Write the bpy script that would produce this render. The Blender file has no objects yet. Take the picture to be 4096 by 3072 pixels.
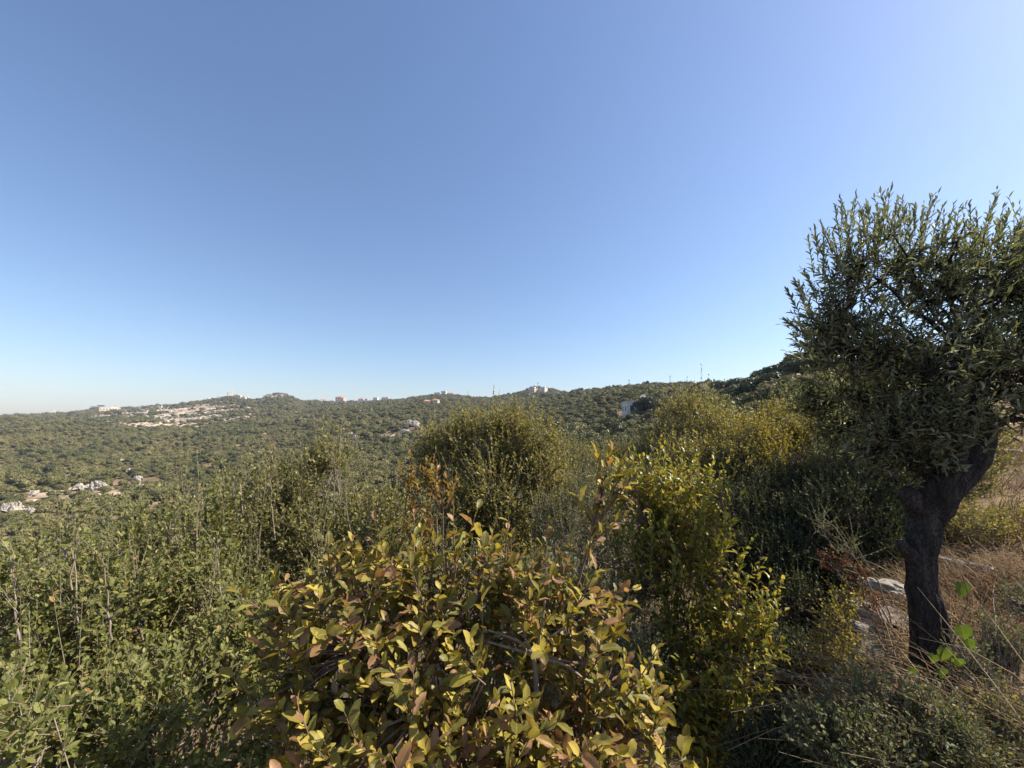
import bpy, math, numpy as np
from mathutils import Vector, Matrix
S = bpy.context.scene
COL = S.collection
F = 385.0            # focal length in pixels of a 1024 px wide picture
HV = 422.0           # picture row of the true horizon
SUN_AZ, SUN_EL = 82.0, 43.0
# ------------------------------------------------------------------ camera, sky, sun, exposure
cam = bpy.data.cameras.new('camera')
cam.sensor_width = 36.0; cam.lens = 36.0 * F / 1024.0
cam.shift_y = (HV - 384.0) / 1024.0
cam.clip_start = 0.05; cam.clip_end = 8000.0
co = bpy.data.objects.new('camera', cam); COL.objects.link(co)
co.location = (0, 0, 0); co.rotation_euler = (math.pi / 2, 0, 0)
S.camera = co
W = bpy.data.worlds.new('World'); S.world = W; W.use_nodes = True
nt = W.node_tree
sky = nt.nodes.new('ShaderNodeTexSky'); sky.sky_type = 'NISHITA'; sky.sun_disc = False
sky.sun_elevation = math.radians(SUN_EL); sky.sun_rotation = math.radians(SUN_AZ)
sky.altitude = 300.0; sky.air_density = 1.25; sky.dust_density = 1.0; sky.ozone_density = 5.5
wb = nt.nodes.new('ShaderNodeMix'); wb.data_type = 'RGBA'; wb.blend_type = 'MULTIPLY'; wb.inputs[0].default_value = 1.0; wb.inputs[7].default_value = (1.02, 0.955, 0.96, 1)   # white balance of the sky
nt.links.new(sky.outputs[0], wb.inputs[6]); nt.links.new(wb.outputs[2], nt.nodes['Background'].inputs[0])
nt.nodes['Background'].inputs[1].default_value = 0.093
sl = bpy.data.lights.new('sun', 'SUN'); sl.energy = 5.0; sl.angle = math.radians(0.53); sl.color = (1.0, 0.91, 0.76)
so = bpy.data.objects.new('sun', sl); COL.objects.link(so)
az, el = math.radians(SUN_AZ), math.radians(SUN_EL)
SUND = Vector((math.sin(az) * math.cos(el), math.cos(az) * math.cos(el), math.sin(el)))
so.rotation_euler = (-SUND).to_track_quat('-Z', 'Y').to_euler(); so.location = (30, 10, 40)
S.view_settings.view_transform = 'Standard'; S.view_settings.look = 'None'
S.view_settings.gamma = 1.0; S.view_settings.exposure = 0.97
S.render.engine = 'CYCLES'
S.cycles.max_bounces = 8; S.cycles.transmission_bounces = 4; S.cycles.volume_bounces = 0
S.cycles.transparent_max_bounces = 4; S.cycles.diffuse_bounces = 3; S.cycles.glossy_bounces = 2

# ------------------------------------------------------------------ helpers
def P(u, v, Y):
    return np.array(((u - 512.0) / F * Y, Y, (HV - v) / F * Y))

def _hash(i, j, k, seed):
    n = (i * 374761393 + j * 668265263 + k * 2147483647 + seed * 1274126177) & 0xffffffff
    n = ((n ^ (n >> 13)) * 1274126177) & 0xffffffff
    return ((n ^ (n >> 16)) & 0xffff) / 65535.0

def noise3(x, y, z=0.0, seed=0):
    x, y, z = np.broadcast_arrays(np.asarray(x, float), np.asarray(y, float), np.asarray(z, float))
    i, j, k = np.floor(x).astype(np.int64), np.floor(y).astype(np.int64), np.floor(z).astype(np.int64)
    a, b, c = x - i, y - j, z - k
    a, b, c = a * a * (3 - 2 * a), b * b * (3 - 2 * b), c * c * (3 - 2 * c)
    r = 0
    for di in (0, 1):
        for dj in (0, 1):
            for dk in (0, 1):
                w = (a if di else 1 - a) * (b if dj else 1 - b) * (c if dk else 1 - c)
                r = r + w * _hash(i + di, j + dj, k + dk, seed)
    return r * 2 - 1

def fbm(x, y, z=0.0, seed=0, oct=4):
    r, a, f = 0, 1.0, 1.0
    for o in range(oct):
        r = r + a * noise3(np.asarray(x) * f, np.asarray(y) * f, np.asarray(z) * f, seed + o * 17); a *= 0.5; f *= 2.03
    return r

def norm(v):
    return v / np.maximum(np.linalg.norm(v, axis=-1, keepdims=True), 1e-9)

def mesh_np(name, V, faces, attrs=None, smooth=False):
    """faces: list of int arrays (n,3) / (n,4)"""
    me = bpy.data.meshes.new(name)
    V = np.asarray(V, dtype=np.float32).reshape(-1, 3)
    me.vertices.add(len(V)); me.vertices.foreach_set('co', V.ravel())
    faces = [np.asarray(f, dtype=np.int32) for f in faces if len(f)]
    if faces:
        idx = np.concatenate([f.ravel() for f in faces])
        tot = np.concatenate([np.full(len(f), f.shape[1], dtype=np.int32) for f in faces])
        st = np.concatenate([[0], np.cumsum(tot)[:-1]]).astype(np.int32)
        me.loops.add(len(idx)); me.loops.foreach_set('vertex_index', idx)
        me.polygons.add(len(tot)); me.polygons.foreach_set('loop_start', st)
        me.polygons.foreach_set('use_smooth', np.full(len(tot), smooth, dtype=bool))
    for k, (typ, arr) in (attrs or {}).items():
        at = me.attributes.new(k, typ, 'POINT')
        arr = np.asarray(arr)
        if typ == 'FLOAT_VECTOR': at.data.foreach_set('vector', arr.astype(np.float32).ravel())
        else: at.data.foreach_set('value', arr.ravel())
    me.update(calc_edges=True)
    return me

def obj(name, me, mat=None, parent=None, loc=None):
    o = bpy.data.objects.new(name, me)
    if mat is not None and me is not None and len(me.materials) == 0: me.materials.append(mat)
    COL.objects.link(o)
    if parent is not None: o.parent = parent
    if loc is not None: o.location = loc
    return o

def tag(o, label=None, cat=None, group=None, kind=None):
    if label: o['label'] = label
    if cat: o['category'] = cat
    if group: o['group'] = group
    if kind: o['kind'] = kind
    return o

def empty(name, loc, label, cat, group=None):
    o = bpy.data.objects.new(name, None); COL.objects.link(o); o.location = tuple(float(c) for c in loc)
    o.empty_display_size = 0.1
    return tag(o, label, cat, group)

def tubes(PT, R, sides=5, cap=True):
    """PT (n,m,3), R (n,m) -> verts, [quads, tris]"""
    PT = np.asarray(PT, float); R = np.asarray(R, float); n, m, _ = PT.shape
    T = np.empty_like(PT); T[:, 1:-1] = PT[:, 2:] - PT[:, :-2]; T[:, 0] = PT[:, 1] - PT[:, 0]; T[:, -1] = PT[:, -1] - PT[:, -2]
    T = norm(T)
    ref = np.where(np.abs(T[:, :1, 2:3]) > 0.9, np.array([1.0, 0, 0]), np.array([0, 0, 1.0]))
    A = norm(np.cross(T, np.broadcast_to(ref, T.shape))); B = np.cross(T, A)
    th = np.arange(sides) / sides * 2 * np.pi
    V = PT[:, :, None] + R[:, :, None, None] * (A[:, :, None] * np.cos(th)[:, None] + B[:, :, None] * np.sin(th)[:, None])
    base = (np.arange(n) * m * sides)[:, None, None] + (np.arange(m - 1) * sides)[None, :, None]
    k = np.arange(sides)[None, None]; k2 = (k + 1) % sides
    q = np.stack([base + k, base + k2, base + sides + k2, base + sides + k], -1).reshape(-1, 4)
    return V.reshape(-1, 3), [q]

def join(parts):
    VV, FF, o = [], {3: [], 4: []}, 0
    for V, fs in parts:
        VV.append(V)
        for f in fs:
            if len(f): FF[np.asarray(f).shape[1]].append(np.asarray(f) + o)
        o += len(V)
    return np.concatenate(VV), [np.concatenate(FF[k]) for k in (3, 4) if FF[k]]

# ------------------------------------------------------------------ materials
def mat(name):
    m = bpy.data.materials.new(name); m.use_nodes = True
    n = m.node_tree.nodes; b = n['Principled BSDF']
    return m, m.node_tree, n, b
def N(nt, t, **kw):
    n = nt.nodes.new(t)
    for k, v in kw.items(): setattr(n, k, v)
    return n
def ramp(nt, stops, interp='LINEAR'):
    r = nt.nodes.new('ShaderNodeValToRGB'); cr = r.color_ramp; cr.interpolation = interp
    while len(cr.elements) < len(stops): cr.elements.new(0.5)
    for e, (p, c) in zip(cr.elements, stops): e.position = p; e.color = (*c, 1)
    return r
def mth(nt, op, a=None, b=None):
    n = nt.nodes.new('ShaderNodeMath'); n.operation = op
    for i, x in enumerate((a, b)):
        if x is None: continue
        if isinstance(x, (int, float)): n.inputs[i].default_value = x
        else: nt.links.new(x, n.inputs[i])
    return n.outputs[0]
def mixc(nt, fac, a, b, blend='MIX'):
    n = nt.nodes.new('ShaderNodeMix'); n.data_type = 'RGBA'; n.blend_type = blend
    for i, x in ((0, fac), (6, a), (7, b)):
        if isinstance(x, (int, float)): n.inputs[i].default_value = x
        elif isinstance(x, tuple): n.inputs[i].default_value = (*x, 1)
        else: nt.links.new(x, n.inputs[i])
    return n.outputs[2]

def leaf_mat(name, stops, trans=0.38, rough=0.42, veins=0.0, blotch=None, tcol=(1.2, 1.12, 0.6), spec=0.25):
    """leaf attribute = (along, across, random)"""
    m, nt, n, b = mat(name); L = nt.links
    at = N(nt, 'ShaderNodeAttribute', attribute_name='leaf')
    sp = N(nt, 'ShaderNodeSeparateXYZ'); L.new(at.outputs['Vector'], sp.inputs[0])
    oi = N(nt, 'ShaderNodeObjectInfo')
    rnd = mth(nt, 'FRACT', mth(nt, 'ADD', sp.outputs[2], oi.outputs['Random']))
    r = ramp(nt, stops); L.new(rnd, r.inputs[0]); c = r.outputs[0]
    if blotch:
        tc = N(nt, 'ShaderNodeTexCoord'); no = N(nt, 'ShaderNodeTexNoise'); no.inputs['Scale'].default_value = 28; no.inputs['Detail'].default_value = 4
        L.new(tc.outputs['Object'], no.inputs['Vector'])
        e = mth(nt, 'ADD', no.outputs[0], mth(nt, 'MULTIPLY', mth(nt, 'ABSOLUTE', sp.outputs[1]), 0.10))
        rr = ramp(nt, [(0.60, (0, 0, 0)), (0.72, (1, 1, 1))]); L.new(e, rr.inputs[0])
        c = mixc(nt, mth(nt, 'MULTIPLY', rr.outputs[0], 0.75), c, blotch)
    if veins:
        mid = mth(nt, 'LESS_THAN', mth(nt, 'ABSOLUTE', sp.outputs[1]), 0.07)
        ph = mth(nt, 'SUBTRACT', mth(nt, 'MULTIPLY', sp.outputs[0], 9.0), mth(nt, 'MULTIPLY', mth(nt, 'ABSOLUTE', sp.outputs[1]), 1.7))
        lat = mth(nt, 'LESS_THAN', mth(nt, 'ABSOLUTE', mth(nt, 'SUBTRACT', mth(nt, 'FRACT', ph), 0.5)), 0.05)
        vv = mth(nt, 'MULTIPLY', mth(nt, 'MAXIMUM', mid, mth(nt, 'MULTIPLY', lat, 0.55)), veins)
        c = mixc(nt, vv, c, (0.45, 0.42, 0.16))
        bp = N(nt, 'ShaderNodeBump'); bp.inputs['Strength'].default_value = 0.35; bp.inputs['Distance'].default_value = 0.002
        L.new(vv, bp.inputs['Height']); L.new(bp.outputs[0], b.inputs['Normal'])
    L.new(c, b.inputs['Base Color']); b.inputs['Roughness'].default_value = rough
    b.inputs['Specular IOR Level'].default_value = spec
    tr = N(nt, 'ShaderNodeBsdfTranslucent'); L.new(mixc(nt, 1.0, c, tcol, 'MULTIPLY'), tr.inputs[0])
    mx = N(nt, 'ShaderNodeMixShader'); mx.inputs[0].default_value = trans
    L.new(b.outputs[0], mx.inputs[1]); L.new(tr.outputs[0], mx.inputs[2])
    L.new(mx.outputs[0], n['Material Output'].inputs[0])
    return m

def bark_mat(name, c1, c2, scale=30.0, zs=0.25, bump=0.6):
    m, nt, n, b = mat(name); L = nt.links
    tc = N(nt, 'ShaderNodeTexCoord'); mp = N(nt, 'ShaderNodeMapping'); mp.inputs['Scale'].default_value = (1, 1, zs)
    L.new(tc.outputs['Object'], mp.inputs[0])
    no = N(nt, 'ShaderNodeTexNoise'); no.inputs['Scale'].default_value = scale; no.inputs['Detail'].default_value = 7; no.inputs['Roughness'].default_value = 0.65
    L.new(mp.outputs[0], no.inputs['Vector'])
    r = ramp(nt, [(0.32, c1), (0.68, c2)]); L.new(no.outputs[0], r.inputs[0]); L.new(r.outputs[0], b.inputs['Base Color'])
    b.inputs['Roughness'].default_value = 0.9; b.inputs['Specular IOR Level'].default_value = 0.2
    bp = N(nt, 'ShaderNodeBump'); bp.inputs['Strength'].default_value = bump; bp.inputs['Distance'].default_value = 0.02
    L.new(no.outputs[0], bp.inputs['Height']); L.new(bp.outputs[0], b.inputs['Normal'])
    return m

def plain_mat(name, c, rough=0.8, var=0.15, scale=0.6):
    m, nt, n, b = mat(name); L = nt.links
    tc = N(nt, 'ShaderNodeTexCoord'); no = N(nt, 'ShaderNodeTexNoise'); no.inputs['Scale'].default_value = scale; no.inputs['Detail'].default_value = 6
    L.new(tc.outputs['Object'], no.inputs['Vector'])
    d = tuple(x * (1 - var) for x in c); u = tuple(min(1, x * (1 + var)) for x in c)
    r = ramp(nt, [(0.3, d), (0.7, u)]); L.new(no.outputs[0], r.inputs[0]); L.new(r.outputs[0], b.inputs['Base Color'])
    b.inputs['Roughness'].default_value = rough
    return m

def stone_mat(name, c1, c2, scale=6.0):
    m, nt, n, b = mat(name); L = nt.links
    tc = N(nt, 'ShaderNodeTexCoord'); no = N(nt, 'ShaderNodeTexNoise'); no.inputs['Scale'].default_value = scale; no.inputs['Detail'].default_value = 9; no.inputs['Roughness'].default_value = 0.68
    L.new(tc.outputs['Object'], no.inputs['Vector'])
    r = ramp(nt, [(0.3, c1), (0.55, c2), (0.8, tuple(min(1, x * 1.25) for x in c2))]); L.new(no.outputs[0], r.inputs[0]); L.new(r.outputs[0], b.inputs['Base Color'])
    b.inputs['Roughness'].default_value = 0.93; b.inputs['Specular IOR Level'].default_value = 0.2
    bp = N(nt, 'ShaderNodeBump'); bp.inputs['Strength'].default_value = 0.7; bp.inputs['Distance'].default_value = 0.05
    L.new(no.outputs[0], bp.inputs['Height']); L.new(bp.outputs[0], b.inputs['Normal'])
    return m

M = {}
M['laurel'] = leaf_mat('laurel_leaf', [(0.0, (0.085, 0.085, 0.020)), (0.30, (0.16, 0.15, 0.030)), (0.46, (0.44, 0.36, 0.05)), (0.58, (0.17, 0.155, 0.032)),
    (0.78, (0.52, 0.42, 0.09)), (0.85, (0.26, 0.14, 0.06)), (0.94, (0.42, 0.25, 0.14)), (1.0, (0.15, 0.07, 0.045))], 0.36, 0.42, 0.35, (0.26, 0.12, 0.05))
M['laurel_y'] = leaf_mat('young_laurel_leaf', [(0.0, (0.13, 0.142, 0.030)), (0.4, (0.22, 0.22, 0.040)), (0.75, (0.38, 0.34, 0.052)), (0.95, (0.50, 0.40, 0.07)), (1.0, (0.35, 0.16, 0.05))], 0.40, 0.33, 0.2)
M['laurel_r'] = leaf_mat('russet_laurel_leaf', [(0.0, (0.17, 0.15, 0.03)), (0.5, (0.30, 0.21, 0.04)), (0.75, (0.30, 0.14, 0.05)), (1.0, (0.33, 0.19, 0.11))], 0.40, 0.4, 0.0)
M['oak'] = leaf_mat('oval_leaf', [(0.0, (0.100, 0.115, 0.030)), (0.4, (0.155, 0.168, 0.044)), (0.8, (0.225, 0.232, 0.070)), (0.95, (0.31, 0.30, 0.10)), (1.0, (0.36, 0.22, 0.09))], 0.36, 0.52)
M['oak2'] = leaf_mat('shrub_leaf', [(0.0, (0.110, 0.118, 0.036)), (0.5, (0.180, 0.180, 0.054)), (0.85, (0.27, 0.25, 0.085)), (1.0, (0.36, 0.30, 0.12))], 0.38, 0.46)
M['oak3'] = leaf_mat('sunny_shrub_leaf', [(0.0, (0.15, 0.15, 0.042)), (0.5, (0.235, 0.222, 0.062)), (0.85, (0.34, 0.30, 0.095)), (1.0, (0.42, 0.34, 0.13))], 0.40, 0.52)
M['grey'] = leaf_mat('grey_green_leaf', [(0.0, (0.085, 0.10, 0.05)), (0.6, (0.15, 0.165, 0.075)), (1.0, (0.25, 0.25, 0.13))], 0.3, 0.58, spec=0.18)
M['dark'] = leaf_mat('shade_darkened_leaf', [(0.0, (0.026, 0.037, 0.014)), (0.6, (0.048, 0.062, 0.022)), (0.92, (0.085, 0.098, 0.036)), (1.0, (0.16, 0.14, 0.05))], 0.18, 0.62, spec=0.15)  # shade put into the leaf colour, keeps the hollow by the olive near black
M['yellow'] = leaf_mat('yellow_green_leaf', [(0.0, (0.17, 0.17, 0.03)), (0.5, (0.30, 0.26, 0.04)), (1.0, (0.42, 0.32, 0.06))], 0.42, 0.45)
M['olive'] = leaf_mat('olive_leaf', [(0.0, (0.13, 0.14, 0.08)), (0.55, (0.185, 0.192, 0.107)), (0.85, (0.27, 0.27, 0.17)), (1.0, (0.38, 0.37, 0.29))], 0.34, 0.45, tcol=(1.05, 1.1, 0.62), spec=0.35)
M['red'] = leaf_mat('red_leaf', [(0.0, (0.10, 0.032, 0.022)), (0.6, (0.17, 0.06, 0.036)), (1.0, (0.24, 0.15, 0.06))], 0.4, 0.45)
M['vine'] = leaf_mat('vine_leaf', [(0.0, (0.08, 0.14, 0.025)), (1.0, (0.14, 0.19, 0.035))], 0.45, 0.35, 0.15)
M['straw'] = leaf_mat('dry_straw', [(0.0, (0.22, 0.14, 0.07)), (0.5, (0.36, 0.25, 0.14)), (1.0, (0.52, 0.42, 0.28))], 0.2, 0.7)
M['rust'] = leaf_mat('rusty_straw', [(0.0, (0.17, 0.10, 0.06)), (0.6, (0.30, 0.19, 0.11)), (1.0, (0.44, 0.33, 0.21))], 0.25, 0.7)
M['litter'] = leaf_mat('fallen_leaf', [(0.0, (0.12, 0.07, 0.04)), (0.6, (0.28, 0.17, 0.09)), (1.0, (0.40, 0.28, 0.16))], 0.1, 0.8)
M['twig'] = bark_mat('pale_twig', (0.15, 0.115, 0.085), (0.34, 0.28, 0.22), 40)
M['dtwig'] = bark_mat('brown_twig', (0.10, 0.065, 0.045), (0.24, 0.17, 0.12), 40)
M['trunk'] = bark_mat('olive_bark', (0.014, 0.012, 0.011), (0.105, 0.088, 0.078), 17, 0.22, 1.0)
_nt = M['trunk'].node_tree; _b = _nt.nodes['Principled BSDF']; _tc = N(_nt, 'ShaderNodeTexCoord'); _mp = N(_nt, 'ShaderNodeMapping'); _mp.inputs['Scale'].default_value = (1, 1, 0.16)
_ns = N(_nt, 'ShaderNodeTexNoise'); _ns.inputs['Scale'].default_value = 9; _ns.inputs['Detail'].default_value = 4; _nt.links.new(_tc.outputs['Object'], _ns.inputs['Vector'])
_vm = N(_nt, 'ShaderNodeVectorMath', operation='MULTIPLY_ADD'); _vm.inputs[1].default_value = (0.14, 0.14, 0.14); _nt.links.new(_ns.outputs['Color'], _vm.inputs[0]); _nt.links.new(_tc.outputs['Object'], _vm.inputs[2]); _nt.links.new(_vm.outputs[0], _mp.inputs[0])
_vo = N(_nt, 'ShaderNodeTexVoronoi', feature='DISTANCE_TO_EDGE'); _vo.inputs['Scale'].default_value = 95; _nt.links.new(_mp.outputs[0], _vo.inputs['Vector'])
_cr = ramp(_nt, [(0.0, (0.25, 0.25, 0.25)), (0.13, (1, 1, 1))]); _nt.links.new(_vo.outputs['Distance'], _cr.inputs[0])
_old = _b.inputs['Base Color'].links[0].from_socket; _nt.links.new(mixc(_nt, _cr.outputs[0], (0.012, 0.010, 0.009), _old), _b.inputs['Base Color'])
_bp = N(_nt, 'ShaderNodeBump'); _bp.inputs['Strength'].default_value = 1.0; _bp.inputs['Distance'].default_value = 0.006; _nt.links.new(_cr.outputs[0], _bp.inputs['Height']); _nt.links.new(_b.inputs['Normal'].links[0].from_socket, _bp.inputs['Normal']); _nt.links.new(_bp.outputs[0], _b.inputs['Normal'])
M['berry'] = plain_mat('berry_skin', (0.025, 0.010, 0.014), 0.35, 0.3, 40)
M['stone'] = stone_mat('limestone', (0.15, 0.13, 0.11), (0.34, 0.30, 0.26))
M['slab'] = stone_mat('pale_limestone', (0.13, 0.115, 0.095), (0.36, 0.32, 0.27), 14)
M['farstone'] = stone_mat('far_limestone', (0.26, 0.21, 0.16), (0.50, 0.43, 0.34), 0.9)
M['crag'] = stone_mat('weathered_crag', (0.16, 0.13, 0.105), (0.44, 0.40, 0.345), 1.6)
M['bush'] = None

def far_leaf(name, a, b, c, trans=0.18):
    """scrub seen from far: hue drifts over the hillside and from shrub to shrub"""
    m, nt, n, bs = mat(name); L = nt.links
    oi = N(nt, 'ShaderNodeObjectInfo'); g = N(nt, 'ShaderNodeNewGeometry')
    no = N(nt, 'ShaderNodeTexNoise'); no.inputs['Scale'].default_value = 0.022; no.inputs['Detail'].default_value = 3
    L.new(g.outputs['Position'], no.inputs['Vector'])
    at = N(nt, 'ShaderNodeAttribute', attribute_name='leaf'); sp = N(nt, 'ShaderNodeSeparateXYZ'); L.new(at.outputs['Vector'], sp.inputs[0])
    f = mth(nt, 'ADD', mth(nt, 'MULTIPLY', oi.outputs['Random'], 0.55), mth(nt, 'MULTIPLY', sp.outputs[2], 0.25))
    f = mth(nt, 'ADD', f, mth(nt, 'MULTIPLY', mth(nt, 'SUBTRACT', no.outputs[0], 0.5), 1.3))
    r = ramp(nt, [(0.05, a), (0.5, b), (0.95, c)]); L.new(mth(nt, 'ADD', f, 0.1), r.inputs[0])
    L.new(r.outputs[0], bs.inputs['Base Color']); bs.inputs['Roughness'].default_value = 0.6; bs.inputs['Specular IOR Level'].default_value = 0.25
    tr = N(nt, 'ShaderNodeBsdfTranslucent'); L.new(r.outputs[0], tr.inputs[0])
    mx = N(nt, 'ShaderNodeMixShader'); mx.inputs[0].default_value = trans
    L.new(bs.outputs[0], mx.inputs[1]); L.new(tr.outputs[0], mx.inputs[2]); L.new(mx.outputs[0], n['Material Output'].inputs[0])
    return m
M['bush'] = far_leaf('scrub_foliage', (0.102, 0.107, 0.042), (0.165, 0.157, 0.060), (0.24, 0.20, 0.090))
M['pine'] = far_leaf('dark_foliage', (0.052, 0.064, 0.030), (0.080, 0.090, 0.042), (0.12, 0.118, 0.055))

# ------------------------------------------------------------------ terrain
RIDGE = np.array([(-160, 420, 820), (0, 416.5, 820), (37, 414.5, 840), (75, 411.5, 860), (100, 409.5, 880), (140, 406.5, 900), (175, 404, 920), (200, 400.5, 950), (225, 396.5, 980), (233, 395, 980),
    (246, 398.3, 990), (256, 399.8, 1000), (266, 397, 1000), (274, 393.5, 1000), (281, 392.6, 1000), (290, 395, 1010), (302, 400.5, 1030), (320, 401, 1060), (350, 401.5, 1080), (375, 401.3, 1080), (400, 399.3, 1060),
    (425, 396, 1040), (445, 394, 1020), (467, 397, 980), (487, 398.5, 940), (512, 394.5, 900), (525, 390.3, 880), (540, 387, 870), (550, 388.5, 870), (566, 393.2, 880), (600, 397, 900), (800, 396, 900), (1200, 396, 900)], float)
BROW = np.array([(-160, 419, 440), (0, 418.5, 450), (50, 422, 450), (125, 426, 450), (200, 425, 460), (250, 422, 470), (300, 418, 480), (350, 411.5, 480), (400, 406.5, 480), (425, 404.3, 475), (475, 405.5, 465), (512, 404, 450),
    (540, 400, 435), (572, 393.5, 410), (587, 392, 385), (612, 388, 350), (637, 386, 335), (662, 386, 325), (687, 385, 290), (712, 385, 240), (750, 385, 150), (775, 381, 110), (800, 377, 85), (825, 372, 75), (900, 358, 75), (1024, 345, 75), (1200, 340, 75)], float)
UC = np.array([-160, 0, 130, 280, 400, 512, 608, 704, 800, 897, 974, 1060, 1200], float)
NEAR = [
    (0.4, [-1.62] * 13),
    (0.8, [-1.75, -1.75, -1.75, -1.75, -1.75, -1.75, -1.75, -1.75, -1.7, -1.6, -1.58, -1.58, -1.58]),
    (1.4, [-2.5, -2.5, -2.5, -2.5, -2.5, -2.5, -2.5, -2.4, -1.95, -1.55, -1.5, -1.48, -1.48]),
    (2.2, [-3.0, -3.0, -3.0, -3.0, -3.0, -3.0, -2.9, -2.7, -2.1, -1.48, -1.42, -1.40, -1.40]),
    (4.0, [-4.0, -4.0, -4.0, -3.8, -3.6, -3.4, -3.2, -3.0, -2.4, -1.45, -1.28, -1.15, -1.1]),
    (8.0, [-6, -6, -5.8, -5.5, -5, -4.5, -4, -3.4, -2.2, -1.1, -0.75, -0.7, -0.7]),
    (15., [-9.5, -9.5, -9, -8.5, -7.5, -6.5, -5.5, -3.6, -1.6, 0.0, 0.2, 0.3, 0.3]),
    (30., [-15, -15, -15, -14, -12, -10, -7.5, -3.5, 0.9, 3, 3.5, 4, 4]),
    (60., [-23, -23, -22, -20, -17, -13, -8.5, -1.5, 5.8, 8.5, 9.5, 10, 10]),
    (100., [-28, -28, -27, -24, -19, -13.5, -7, 3.0, 10, 12, 14, 14, 14]),
    (150., [-29, -29, -27, -24, -18, -10, 0, 11, 14, 16, 18, 18, 18]),
    (250., [-23, -23, -22, -20, -12, -2, 16, 24, 24, 26, 28, 28, 28]),
]
SG = np.linspace(-1.72, 1.72, 345); LG = np.linspace(math.log(0.3), math.log(2600), 420)
TAB = np.zeros((len(SG), len(LG)))
for i, s in enumerate(SG):
    u = 512 + F * s
    vF, YF = np.interp(u, RIDGE[:, 0], RIDGE[:, 1]), np.interp(u, RIDGE[:, 0], RIDGE[:, 2])
    vM, YM = np.interp(u, BROW[:, 0], BROW[:, 1]), np.interp(u, BROW[:, 0], BROW[:, 2])
    zF = (HV - vF) / F * YF - 2.0; zM = (HV - vM) / F * YM - 1.5
    pts = [(Y, np.interp(u, UC, z)) for Y, z in NEAR if Y < 0.86 * YM]
    pts.append((YM, zM))
    t = 0.45
    pts.append((YM + (YF - YM) * t, (zM + (zF - zM) * t) - (3 if u < 560 else 8)))
    pts += [(YF, zF), (YF * 1.3, zF - 40), (2600, zF - 55)]
    pts = np.array(pts)
    TAB[i] = np.interp(LG, np.log(pts[:, 0]), pts[:, 1])
def _sm(a, k, ax):
    w = np.hanning(k + 2)[1:-1]; w /= w.sum(); p = k // 2
    pad = [(0, 0), (0, 0)]; pad[ax] = (p, p); b = np.pad(a, pad, mode='edge')
    return np.apply_along_axis(lambda v: np.convolve(v, w, 'valid'), ax, b)
TAB = _sm(_sm(TAB, 5, 1), 3, 0)
TCL = math.atan(1.7)
def _lookup(s, Y):
    fi = np.clip((s - SG[0]) / (SG[1] - SG[0]), 0, len(SG) - 1.001); fj = np.clip((np.log(np.maximum(Y, 0.31)) - LG[0]) / (LG[1] - LG[0]), 0, len(LG) - 1.001)
    i, j = fi.astype(int), fj.astype(int); a, b = fi - i, fj - j
    return (TAB[i, j] * (1 - a) + TAB[i + 1, j] * a) * (1 - b) + (TAB[i, j + 1] * (1 - a) + TAB[i + 1, j + 1] * a) * b
def ground(x, y):
    x, y = np.asarray(x, float), np.asarray(y, float)
    th = np.arctan2(x, y); r = np.hypot(x, y)
    tc = np.clip(th, -TCL, TCL); Y = r * np.cos(tc)
    z = _lookup(np.tan(tc), Y)
    w = np.clip((np.abs(th) - TCL) / (math.pi - TCL), 0, 1); w = w * w * (3 - 2 * w)
    zb = 0.5 * (_lookup(np.full_like(Y, -1.7), Y) + _lookup(np.full_like(Y, 1.7), Y))
    z = z * (1 - w) + zb * w
    a = np.clip((r - 1.0) / 30, 0, 1)
    z = z + a * (0.35 * fbm(x / 14, y / 14, 0, 5, 3)) + np.clip((r - 60) / 200, 0, 1) * 1.6 * fbm(x / 70, y / 70, 0, 9, 3)
    return z + np.clip((r - 0.6), 0, 1) * 0.05 * fbm(x * 1.7, y * 1.7, 0, 3, 3)
def G(x, y): return float(ground(np.array([x]), np.array([y]))[0])

def rocky(x, y):
    """0..1: bare terraced limestone on the far slopes (a property of the place)"""
    Y = np.maximum(y, 1.0); s = x / Y; u = 512 + F * s
    n = fbm(x / 45, y / 28, 0, 31, 3)
    a = np.exp(-(((u - 168) / 72) ** 2)) * np.clip(1.25 - np.abs(Y - 640) / 200, 0, 1) * 1.25
    b = np.exp(-(((u - 279) / 16) ** 2)) * np.clip(1 - np.abs(Y - 940) / 130, 0, 1) * 1.5
    c = np.exp(-(((u - 335) / 25) ** 2)) * np.clip(1 - np.abs(Y - 960) / 120, 0, 1) * 1.1
    d = np.exp(-(((u - 70) / 80) ** 2)) * np.clip(1 - np.abs(Y - 150) / 75, 0, 1) * 0.75
    e = np.exp(-(((u - 560) / 16) ** 2)) * np.clip(1 - np.abs(Y - 660) / 80, 0, 1) * 1.0
    f = np.clip((u < 400) & (Y > 420), 0, 1) * np.clip(fbm(x / 60, y / 22, 0, 131, 4) * 1.6 - 0.35, 0, 0.9) + np.clip((u < 420) & (Y < 420) & (Y > 90), 0, 1) * np.clip(fbm(x / 16, y / 9, 0, 171, 4) * 1.6 - 0.95, 0, 0.7)
    return np.clip((a + b + c + d + e) * (1 + 0.55 * n) + f + 0.22 * n - 0.12, 0, 1)

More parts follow.
